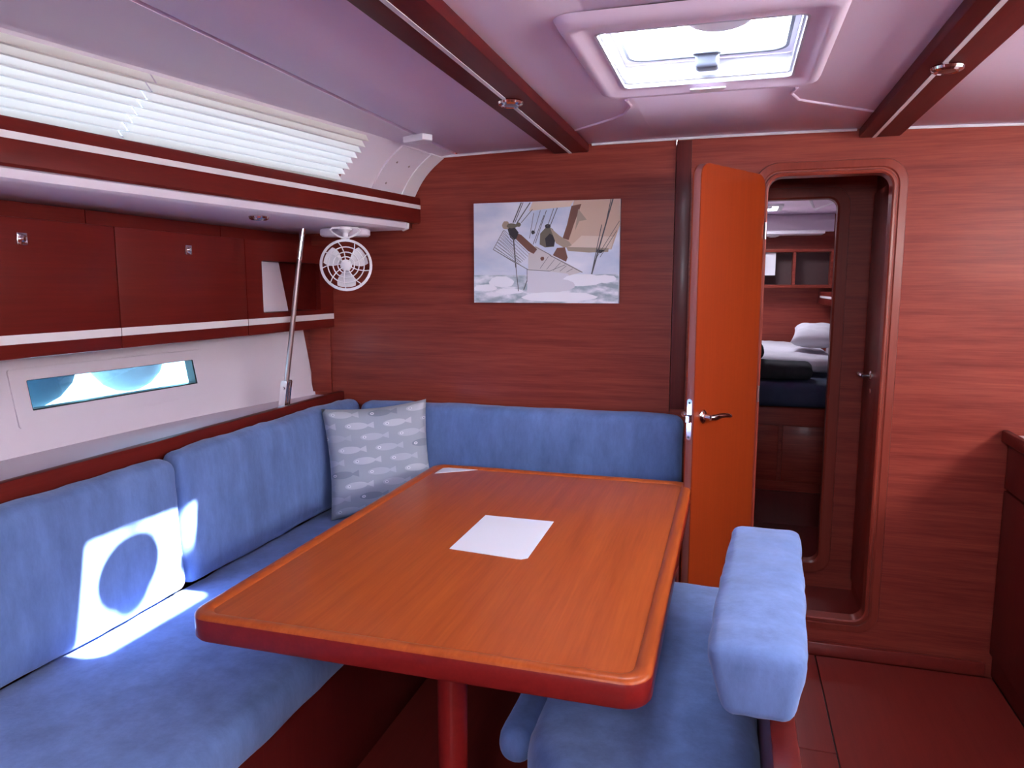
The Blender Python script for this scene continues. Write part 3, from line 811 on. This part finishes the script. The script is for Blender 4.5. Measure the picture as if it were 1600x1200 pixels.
box('leg_beam', -0.62, -0.53, 1.36, 2.40, 0.640, 0.6715, 'table_edge', tbl, bev=0.004)

# papers
def Mt(u, v, d): return (u, v, TZ - 0.0068 + d)
finish('paper_sheet', slabbm([(-0.690, 1.742), (-0.500, 1.722), (-0.488, 1.722), (-0.474, 1.735), (-0.478, 2.038), (-0.690, 2.040)], 0.0, 0.0012, Mt), 'paper', label='white paper sheet lying in the middle of the table', cat='paper')
finish('paper_corner', slabbm([(-1.030, 2.462), (-1.030, 2.545), (-1.012, 2.556), (-0.895, 2.556)], 0.0, 0.0012, Mt), 'paper', label='small white paper triangle in the far corner of the table by the pillow', cat='paper')

# ================================================================== PILLOW
def pillow_mat():
    m, nt, p = _new('fish_print')
    N, L = nt.nodes, nt.links
    uv = N.new('ShaderNodeTexCoord')
    sep = N.new('ShaderNodeSeparateXYZ'); L.new(uv.outputs['UV'], sep.inputs[0])
    def math_(op, a, b=None, c=None, clamp=False):
        n = N.new('ShaderNodeMath'); n.operation = op; n.use_clamp = clamp
        for i, x in enumerate((a, b, c)):
            if x is None: continue
            if isinstance(x, (int, float)): n.inputs[i].default_value = x
            else: L.new(x, n.inputs[i])
        return n.outputs[0]
    ROWS, COLS = 9.0, 2.7
    v = math_('MULTIPLY', sep.outputs['Y'], ROWS)
    row = math_('FLOOR', v)
    fv = math_('SUBTRACT', math_('FRACT', v), 0.5)
    sh = math_('MULTIPLY', row, 0.37)
    u = math_('ADD', math_('MULTIPLY', sep.outputs['X'], COLS), sh)
    colid = math_('FLOOR', u)
    fu = math_('SUBTRACT', math_('FRACT', u), 0.5)
    # body ellipse centred at -0.08, half lengths 0.30 x 0.34
    eu = math_('DIVIDE', math_('ADD', fu, 0.08), 0.30); ev = math_('DIVIDE', fv, 0.30)
    body = math_('LESS_THAN', math_('ADD', math_('MULTIPLY', eu, eu), math_('MULTIPLY', ev, ev)), 1.0)
    tu = math_('SUBTRACT', fu, 0.16)
    tail = math_('MULTIPLY', math_('MULTIPLY', math_('GREATER_THAN', tu, 0.0), math_('LESS_THAN', tu, 0.22)), math_('LESS_THAN', math_('ABSOLUTE', fv), math_('MULTIPLY', tu, 1.3)))
    fish = math_('MAXIMUM', body, tail)
    yu = math_('DIVIDE', math_('ADD', fu, 0.27), 0.05); yv = math_('DIVIDE', fv, 0.115)
    er = math_('ADD', math_('MULTIPLY', yu, yu), math_('MULTIPLY', yv, yv))
    eye = math_('LESS_THAN', er, 1.0); pupil = math_('LESS_THAN', er, 0.16)
    comb = N.new('ShaderNodeCombineXYZ'); L.new(row, comb.inputs[0]); L.new(colid, comb.inputs[1])
    wn = N.new('ShaderNodeTexWhiteNoise'); wn.noise_dimensions = '2D'; L.new(comb.outputs[0], wn.inputs['Vector'])
    rp = N.new('ShaderNodeValToRGB'); rp.color_ramp.interpolation = 'CONSTANT'
    cols = [(0.0, (0.40, 0.42, 0.50)), (0.3, (0.52, 0.53, 0.60)), (0.62, (0.24, 0.27, 0.34)), (0.76, (0.45, 0.47, 0.55))]
    rp.color_ramp.elements[0].color = (*cols[0][1], 1); rp.color_ramp.elements[1].position = cols[1][0]; rp.color_ramp.elements[1].color = (*cols[1][1], 1)
    for pos, c in cols[2:]:
        e = rp.color_ramp.elements.new(pos); e.color = (*c, 1)
    L.new(wn.outputs['Value'], rp.inputs['Fac'])
    def mixc(f, a, b):
        n = N.new('ShaderNodeMix'); n.data_type = 'RGBA'; L.new(f, n.inputs['Factor'])
        for k, x in ((6, a), (7, b)):
            if isinstance(x, tuple): n.inputs[k].default_value = (*x, 1)
            else: L.new(x, n.inputs[k])
        return n.outputs[2]
    c = mixc(fish, (0.35, 0.37, 0.45), rp.outputs['Color'])
    c = mixc(eye, c, (0.72, 0.72, 0.78)); c = mixc(pupil, c, (0.22, 0.24, 0.32))
    L.new(c, p.inputs['Base Color'])
    p.inputs['Roughness'].default_value = 0.85
    p.inputs['Sheen Weight'].default_value = 0.2
    return m
pillow_mat()
def pillow(name, base, yaw, lean, w, hgt, thick, mat, roll=0.0, **k):
    b = bmesh.new(); uvl = b.loops.layers.uv.new('UVMap')
    n = 26
    R = Matrix.Translation(Vector(base)) @ Matrix.Rotation(yaw, 4, 'Z') @ Matrix.Rotation(-lean, 4, 'X') @ Matrix.Rotation(roll, 4, 'Y')
    def pt(u, v, s):
        e = (1 - u ** 4) * (1 - v ** 4)
        t = thick * 0.5 * (max(0, e) ** 0.55)
        x = u * w / 2 * (1 - 0.075 * (1 - v * v)) ; z = v * hgt / 2 * (1 - 0.075 * (1 - u * u)) + hgt / 2
        wv = noise.noise(Vector((u * 2.2 + (3 if s > 0 else 9), v * 4.0, 2.0))) * 0.010 * e
        cr = 0.006 * math.sin(v * 17 + u * 2) * max(0, (-u - 0.35)) * e * (1 if v < 0.3 else 0.3)
        return R @ Vector((x, s * (t + wv + cr), z))
    for s in (-1, 1):
        g = [[b.verts.new(pt(-1 + 2 * i / n, -1 + 2 * j / n, s)) for j in range(n + 1)] for i in range(n + 1)]
        for i in range(n):
            for j in range(n):
                f = b.faces.new((g[i][j], g[i + 1][j], g[i + 1][j + 1], g[i][j + 1]))
                for lp_, (a, c) in zip(f.loops, ((i, j), (i + 1, j), (i + 1, j + 1), (i, j + 1))): lp_[uvl].uv = (a / n, c / n)
    bmesh.ops.remove_doubles(b, verts=b.verts, dist=1e-5)
    return finish(name, b, mat, smooth=180, **k)
pillow('throw_pillow', (-1.292, 2.570, 0.502), math.radians(27), math.radians(12), 0.415, 0.44, 0.13, 'fish_print', roll=math.radians(-4), label='grey throw pillow with a printed fish pattern leaning in the settee corner', cat='pillow')

# ================================================================== PICTURE
def sky_print():
    m, nt, p = _new('print_sky')
    N, L = nt.nodes, nt.links
    tc = N.new('ShaderNodeTexCoord'); sep = N.new('ShaderNodeSeparateXYZ'); L.new(tc.outputs['Object'], sep.inputs[0])
    mp = N.new('ShaderNodeMapping'); mp.inputs['Scale'].default_value = (5, 1, 11); L.new(tc.outputs['Object'], mp.inputs[0])
    n = N.new('ShaderNodeTexNoise'); n.inputs['Scale'].default_value = 1.0; n.inputs['Detail'].default_value = 5; L.new(mp.outputs[0], n.inputs['Vector'])
    r = N.new('ShaderNodeValToRGB'); r.color_ramp.elements[0].position = 0.35; r.color_ramp.elements[1].position = 0.65
    r.color_ramp.elements[0].color = (0.58, 0.64, 0.80, 1); r.color_ramp.elements[1].color = (0.84, 0.83, 0.92, 1)
    L.new(n.outputs['Fac'], r.inputs['Fac']); L.new(r.outputs['Color'], p.inputs['Base Color'])
    p.inputs['Roughness'].default_value = 0.5
    m2, nt, p = _new('print_sea')
    N, L = nt.nodes, nt.links
    tc = N.new('ShaderNodeTexCoord')
    mp = N.new('ShaderNodeMapping'); mp.inputs['Scale'].default_value = (14, 1, 34); L.new(tc.outputs['Object'], mp.inputs[0])
    n = N.new('ShaderNodeTexNoise'); n.inputs['Scale'].default_value = 1.0; n.inputs['Detail'].default_value = 6; L.new(mp.outputs[0], n.inputs['Vector'])
    r = N.new('ShaderNodeValToRGB'); r.color_ramp.elements[0].position = 0.40; r.color_ramp.elements[1].position = 0.60
    r.color_ramp.elements[0].color = (0.36, 0.44, 0.50, 1); r.color_ramp.elements[1].color = (0.88, 0.87, 0.94, 1)
    L.new(n.outputs['Fac'], r.inputs['Fac']); L.new(r.outputs['Color'], p.inputs['Base Color'])
    p.inputs['Roughness'].default_value = 0.5
sky_print()
for nm, c in dict(pr_sail=(0.66, 0.46, 0.35), pr_sail_pale=(0.76, 0.60, 0.50), pr_brown=(0.20, 0.085, 0.06), pr_dark=(0.035, 0.03, 0.035), pr_olive=(0.16, 0.14, 0.10), pr_hull=(0.68, 0.62, 0.62), pr_hull_low=(0.74, 0.71, 0.78), pr_foam=(0.92, 0.91, 0.97), pr_line=(0.10, 0.09, 0.10), pr_tan=(0.42, 0.32, 0.24), pr_net=(0.22, 0.20, 0.22)).items():
    plain(nm, c, rough=0.5)
PX0, PX1, PZ0, PZ1 = -1.018, -0.423, 1.333, 1.731
art = thing('canvas_picture', (-0.72, BW - 0.012, PZ0), 'unframed canvas picture of a sailing ship bow in waves, on the wooden bulkhead', 'picture')
box('canvas', PX0, PX1, BW - 0.022, BW - 0.0008, PZ0, PZ1, 'print_sky', art, bev=0.001)
PM = ['print_sea', 'pr_sail', 'pr_sail_pale', 'pr_brown', 'pr_dark', 'pr_olive', 'pr_hull', 'pr_hull_low', 'pr_foam', 'pr_line', 'pr_tan', 'pr_net']
pbm = bmesh.new(); layer = [0]
def pz(X, Y):
    u = (X - 230) / 1215.0; v = 1 - (Y - (150 - 30 * u)) / (822 + 45 * u)
    return PX0 + (PX1 - PX0) * min(1, max(0, u)), PZ0 + (PZ1 - PZ0) * min(1, max(0, v))
def poly(mat, pts):
    layer[0] += 1
    d = BW - 0.0222 - layer[0] * 0.000012
    vs = []
    for X, Y in pts:
        x, z = pz(X, Y); vs.append(pbm.verts.new((x, d, z)))
    f = pbm.faces.new(vs); f.material_index = PM.index(mat)
def line(mat, x0, y0, x1, y1, w):
    dx, dy = x1 - x0, y1 - y0; l = math.hypot(dx, dy) or 1
    nx, ny = -dy / l * w / 2, dx / l * w / 2
    poly(mat, [(x0 + nx, y0 + ny), (x1 + nx, y1 + ny), (x1 - nx, y1 - ny), (x0 - nx, y0 - ny)])
def blob(mat, cx, cy, rx, ry, seed=0, n=16):
    poly(mat, [(cx + rx * math.cos(a) * (1 + 0.25 * noise.noise(Vector((math.cos(a) * 2, math.sin(a) * 2, seed)))), cy + ry * math.sin(a) * (1 + 0.35 * noise.noise(Vector((math.cos(a) * 2, math.sin(a) * 2, seed + 5))))) for a in [2 * PI * i / n for i in range(n)]])
poly('print_sea', [(230, 742), (1440, 742), (1440, 990), (230, 990)])
poly('pr_sail_pale', [(735, 140), (1075, 128), (1045, 180), (870, 195), (705, 215)])
poly('pr_sail', [(1075, 130), (1450, 115), (1445, 330), (1380, 535), (1030, 520), (1000, 440)])
poly('pr_brown', [(1055, 175), (1135, 160), (1075, 330), (1035, 455), (985, 440), (1020, 330)])
poly('pr_tan', [(1110, 200), (1180, 290), (1120, 300), (1085, 380)])
poly('pr_sail_pale', [(1140, 420), (1400, 430), (1375, 530), (1040, 515)])
poly('pr_tan', [(1015, 512), (1358, 524), (1355, 556), (1200, 560), (1030, 545)])
poly('pr_hull', [(700, 570), (760, 500), (880, 570), (1010, 640), (1150, 720), (1010, 760), (880, 720), (700, 710)])
poly('pr_hull_low', [(695, 705), (880, 715), (1030, 735), (1080, 800), (1000, 880), (860, 900), (690, 890)])
blob('pr_foam', 470, 800, 110, 45, 1); blob('pr_foam', 330, 850, 100, 30, 2); blob('pr_foam', 1150, 790, 170, 50, 3)
blob('pr_foam', 1330, 780, 95, 35, 4); blob('pr_foam', 960, 930, 320, 40, 5); blob('pr_foam', 540, 880, 120, 24, 6); blob('pr_hull_low', 900, 830, 190, 55, 7)
poly('pr_brown', [(605, 395), (640, 410), (775, 530), (745, 568), (700, 545), (595, 445)])
poly('pr_dark', [(520, 350), (575, 335), (618, 390), (600, 440), (575, 455), (545, 430)])
blob('pr_tan', 508, 330, 32, 32, 8); blob('pr_olive', 560, 335, 45, 20, 9); blob('pr_olive', 615, 325, 22, 18, 10)
poly('pr_olive', [(800, 400), (860, 335), (905, 365), (930, 420), (915, 510), (840, 515), (795, 490)])
poly('pr_dark', [(840, 440), (880, 400), (925, 430), (915, 505), (850, 510)])
poly('pr_tan', [(880, 350), (960, 420), (1040, 470), (1060, 500), (1000, 520), (930, 480)])
poly('pr_brown', [(940, 520), (1005, 515), (1028, 600), (1015, 635), (905, 580)])
poly('pr_dark', [(1265, 535), (1325, 540), (1300, 565), (1262, 560)])
blob('pr_dark', 740, 390, 16, 16, 11); blob('pr_brown', 818, 608, 16, 16, 12); blob('pr_dark', 862, 340, 24, 18, 13)
for a in [(640, 145, 570, 310, 9), (655, 145, 585, 310, 6), (715, 145, 605, 310, 8), (735, 200, 640, 310, 5), (745, 230, 710, 440, 4), (800, 210, 745, 400, 4), (830, 250, 740, 490, 5), (850, 210, 760, 480, 5), (910, 195, 860, 340, 5), (940, 190, 885, 330, 6), (1385, 120, 1225, 740, 11), (1370, 120, 1330, 330, 6), (1300, 330, 1225, 735, 6), (1440, 300, 1240, 640, 4), (1420, 380, 1290, 600, 4), (575, 450, 595, 680, 11), (595, 680, 618, 880, 6), (690, 790, 662, 870, 7), (690, 690, 690, 800, 4)]:
    line('pr_line', *a)
for i in range(9):
    t = i / 8
    line('pr_net', 400 + 95 * t, 530 - 160 * t, 600 + 110 * t, 650 - 80 * t * t, 3.5)
for i in range(7):
    t = i / 6
    line('pr_net', 490 - 12 * i, 375 + 24 * i, 560 + 16 * i, 470 + 34 * i, 3)
for a in [(400, 530, 700, 700, 6), (700, 700, 880, 712, 5), (880, 712, 1010, 660, 4), (880, 580, 1150, 725, 7), (760, 510, 890, 580, 6), (490, 370, 400, 530, 5)]:
    line('pr_net', *a)
for i in range(5): line('pr_net', 870 + 50 * i, 590 + 26 * i, 800 + 55 * i, 690 + 8 * i, 4)
po = finish('printed_ship', pbm, PM, art, smooth=0)

# ================================================================== FAN
FC = Vector((-1.392, 2.500, 1.477)); fn = (Vector((0.0, 0.0, 1.40)) - FC).normalized(); fn.z = 0.02; fn.normalize()
fu_ = Vector((0, 0, 1)).cross(fn).normalized(); fv_ = fn.cross(fu_)
fan = thing('cabin_fan', (FC.x, FC.y, 1.618), 'small round white fan hanging under the ledge beside the pole', 'fan')
def FP(r, a, d=0.0): return FC + (fu_ * math.cos(a) + fv_ * math.sin(a)) * r + fn * d
RF = 0.092
gb = tubebm([FP(RF, 2 * PI * i / 40, 0.018) for i in range(40)], 0.0042, 8, closed=True)
for rr, dd in ((0.088, 0.024), (0.066, 0.030), (0.047, 0.033), (0.030, 0.035)):
    tubebm([FP(rr, 2 * PI * i / 36, dd) for i in range(36)], 0.0021, 6, gb, closed=True)
for i in range(9):
    a = 2 * PI * i / 9 + 0.2
    tubebm([FP(0.012, a, 0.036), FP(0.045, a + 0.10, 0.034), FP(0.07, a + 0.2, 0.030), FP(RF, a + 0.3, 0.018)], 0.002, 6, gb)
finish('guard', gb, 'white_plastic', fan)
rb = bmesh.new()
for d0, d1, rr in ((-0.022, 0.016, RF),):
    o_, i_ = [], []
    for k in range(40):
        a = 2 * PI * k / 40
        o_.append((math.cos(a) * (rr + 0.004), math.sin(a) * (rr + 0.004))); i_.append((math.cos(a) * (rr - 0.002), math.sin(a) * (rr - 0.002)))
    ringbm(o_, i_, d0, d1, lambda u, v, d: FC + fu_ * u + fv_ * v + fn * d, rb)
finish('shroud', rb, 'white_plastic', fan)
hbm = lathebm([(0.018, -0.03), (0.022, 0.0), (0.020, 0.034), (0.012, 0.040), (0, 0.041)], FC, fn, 24)
finish('hub', hbm, 'white_plastic', fan)
for i in range(3):
    a0 = PI / 2 + 2 * PI * i / 3 + PI
    bl = bmesh.new(); rows = []
    for k in range(9):
        t = k / 8; r = 0.018 + 0.064 * t
        wdt = 0.42 + 0.16 * math.sin(PI * t)
        rows.append([FP(r, a0 + wdt * s, 0.004 + 0.012 * s * (1 - 0.3 * t)) for s in (-1, -0.5, 0, 0.5, 1)])
    vv = [[bl.verts.new(p) for p in row] for row in rows] + [[bl.verts.new(p - fn * 0.0015) for p in row] for row in rows]
    for base in (0, 9):
        for k in range(8):
            for s in range(4): bl.faces.new((vv[base + k][s], vv[base + k][s + 1], vv[base + k + 1][s + 1], vv[base + k + 1][s]))
    finish('fan_blade', bl, 'white_plastic', fan)
# yoke loop and mount
yk = [FP(0.0, 0, 0) + fv_ * 0.097 + fu_ * x + fv_ * z + fn * 0.016 for x, z in ((0, 0.0), (0.026, 0.009), (0.046, 0.021), (0.054, 0.032), (0.046, 0.039), (0.0, 0.040), (-0.046, 0.039), (-0.054, 0.032), (-0.046, 0.021), (-0.026, 0.009))]
finish('yoke', tubebm(yk, 0.0036, 8, closed=True), 'white_plastic', fan)
finish('pivot', lathebm([(0.014, -0.004), (0.016, 0.006), (0.010, 0.014), (0.006, 0.03)], FC + fv_ * 0.094 - fn * 0.004, fv_, 16), 'white_plastic', fan)
nk = finish('mount_neck', lathebm([(0.024, 0.0), (0.026, 0.010), (0.012, 0.022), (0.009, 0.042)], Vector((FC.x, FC.y, 1.6185)) + fn * 0.0 , (0, 0, -1), 20), 'white_plastic', fan)
finish('mount_block', slabbm(rrect(-0.115, 0.075, -0.040, 0.040, 0.03), 0, 0.030, lambda u, v, d: (FC.x - 0.02 + u * 0.97 - v * 0.2, FC.y + 0.075 + v + u * 0.2, 1.6175 - d), 0.006), 'gelcoat', fan)

# ================================================================== POLE
pole = thing('support_pole', (-1.690, 2.505, 0.916), 'slim steel pole standing on the shelf and reaching the white ledge', 'pole')
pt0, pt1 = Vector((-1.690, 2.505, 0.9175)), Vector((-1.600, 2.545, 1.6215))
pd = (pt1 - pt0).normalized()
finish('pole_tube', tubebm([pt0 + pd * 0.105, pt0 + pd * 0.40, pt1 - pd * 0.12], 0.0098, 14), 'steel', pole)
finish('pole_end', tubebm([pt1 - pd * 0.1195, pt1], 0.0108, 14), 'chrome', pole)
for s in (-1, 1):
    off = Vector((0, 1, 0)) * 0.0155 * s
    finish('fork_arm', slabbm(rrect(-0.014, 0.014, 0.0, 0.115, 0.008), -0.003, 0.003, lambda u, v, d: tuple(pt0 + off + pd * v + Vector((1, 0, 0)) * u + Vector((0, 1, 0)) * d)), 'chrome', pole)
finish('fork_pin', lathebm([(0.006, -0.022), (0.006, 0.022)], pt0 + pd * 0.085, (0, 1, 0), 12), 'chrome', pole)
finish('foot', lathebm([(0.026, -0.0015), (0.026, 0.004), (0.018, 0.006), (0.010, 0.09), (0.010, 0.108)], pt0, pd, 18), 'chrome', pole)

# ================================================================== SPOTS
def spot(x, y, z, label, name='ceiling_spotlight', r=0.034, grp='chrome spotlights on the beams'):
    t = thing(name, (x, y, z), label, 'spotlight', grp)
    finish('bezel', lathebm([(r, 0.0005), (r * 1.06, 0.004), (r, 0.010), (r * 0.8, 0.014), (r * 0.72, 0.012)], (x, y, z), (0, 0, -1), 32), 'chrome', t)
    finish('lens', lathebm([(r * 0.71, 0.009), (r * 0.5, 0.013), (0, 0.014)], (x, y, z), (0, 0, -1), 24), 'steel', t)
    return t
spot(-0.612, 2.045, 1.9105, 'chrome spotlight on the wooden beam on the settee side of the hatch')
spot(0.462, 2.02, 1.9105, 'chrome spotlight on the wooden beam on the door side of the hatch')
spot(-1.455, 2.065, 1.6225, 'dark oval spotlight under the white ledge', 'ledge_spotlight', 0.030, None)

# ================================================================== GALLEY
ga = thing('galley_cabinet', (1.25, 2.0, 0.0), 'dark red-brown galley cabinet standing against the bulkhead', 'cabinet')
box('body', 0.948, 1.66, 0.75, 2.895, 0.0005, 0.872, 'galley_wood', ga, bev=0.003)
for y0, y1 in ((2.32, 2.885), (1.70, 2.312), (1.08, 1.692)):
    box('drawer_front', 0.935, 0.9475, y0, y1, 0.70, 0.855, 'galley_wood', ga, bev=0.002)
    dd = box('cabinet_door', 0.935, 0.9475, y0, y1, 0.09, 0.692, 'galley_wood', ga, bev=0.002)
    finish('door_knob', lathebm([(0.006, 0.0003), (0.006, 0.008), (0.011, 0.012), (0.010, 0.018), (0, 0.020)], (0.935, y0 + 0.05, 0.62), (-1, 0, 0), 14), 'chrome', dd)
wt = thing('worktop', (1.25, 2.0, 0.873), 'pale worktop with dark wooden lip on the galley cabinet', 'worktop')
box('counter_slab', 0.938, 1.66, 0.75, 2.895, 0.8725, 0.888, 'counter', wt, bev=0.002)
box('front_lip', 0.915, 0.9375, 0.75, 2.895, 0.862, 0.905, 'galley_wood', wt, bev=0.005)

# ================================================================== FORWARD CABIN FURNITURE
bd = thing('berth', (0.2, 5.0, 0.05), 'wooden berth with navy mattress in the cabin beyond the passage', 'bed')
box('berth_base', -1.10, 0.64, 4.36, 5.98, 0.0505, 0.720, 'wall_wood', bd, bev=0.004)
for x in (-0.10, 0.30):
    box('berth_drawer', x, x + 0.38, 4.345, 4.3595, 0.30, 0.62, 'wall_wood', bd, bev=0.003)
box('kick_board', -1.10, 0.64, 4.345, 4.3595, 0.0505, 0.24, 'galley_wood', bd)
finish('mattress', cushionbm((-0.235, 5.17, 0.790), (0.865, 0.815, 0.068), 0.04, (0, 0, 0.006), 0.004, 51, step=0.08), 'navy', bd)
finish('duvet', cushionbm((-0.235, 5.33, 0.925), (0.86, 0.62, 0.042), 0.04, (0, 0, 0.03), 0.016, 52, step=0.05, wscale=5), 'bed_linen', label='rumpled white duvet lying on the navy mattress', cat='duvet')
finish('blanket', cushionbm((0.12, 4.535, 0.915), (0.34, 0.12, 0.040), 0.035, (0, 0, 0.012), 0.010, 53, step=0.04, wscale=9), 'charcoal_cloth', label='folded dark blanket along the near edge of the berth', cat='blanket')
finish('folded_towel', cushionbm((0.085, 4.55, 1.020), (0.105, 0.10, 0.042), 0.038, (0, 0, 0.01), 0.006, 54, step=0.03), 'charcoal_cloth', label='rolled black towel on top of the dark blanket', cat='towel')
pillow('bed_pillow', (0.505, 5.0, 1.045), math.radians(-8), math.radians(78), 0.28, 0.36, 0.12, 'bed_linen', label='white pillow propped against the cabin side on the berth', cat='pillow')

# ================================================================== OUTSIDE THE PORT LIGHT
for (y, z, r, mt, lb) in ((2.02, 1.13, 0.165, 'fender_teal', 'dark teal fender hanging outside the port light'), (2.475, 1.115, 0.150, 'fender_grey', 'pale grey fender hanging outside the port light')):
    x = -2.42
    prof = [(0.0, -r * 1.02), (r * 0.30, -r * 0.97), (r * 0.60, -r * 0.80), (r * 0.85, -r * 0.50), (r * 0.98, -r * 0.12), (r, r * 0.2), (r, r * 2.4), (r * 0.85, r * 2.9), (r * 0.4, r * 3.3), (r * 0.12, r * 3.4), (0.0, r * 3.5)]
    finish('fender', lathebm(prof, (x, y, z), (0, 0, 1), 36), mt, smooth=60, label=lb, cat='fender')
nb = bmesh.new()
rows = []
for i in range(13):
    y = -2 + 10 * i / 12
    rows.append([nb.verts.new((-4.2 - 0.5 * (z_ < 0.3) - 0.02 * (y - 2.5) ** 2, y, z_)) for z_ in (-0.6, 0.2, 0.9, 1.02, 1.6)])
for i in range(12):
    for k in range(4): nb.faces.new((rows[i][k], rows[i + 1][k], rows[i + 1][k + 1], rows[i][k + 1]))
nh = finish('neighbouring_boat', nb, 'hull_paint', label='white hull of the boat moored alongside, seen through the port light', cat='boat')
nh.modifiers.new('thick', 'SOLIDIFY').thickness = 0.05

for o in bpy.data.objects:
    if '_base' in o: del o['_base']
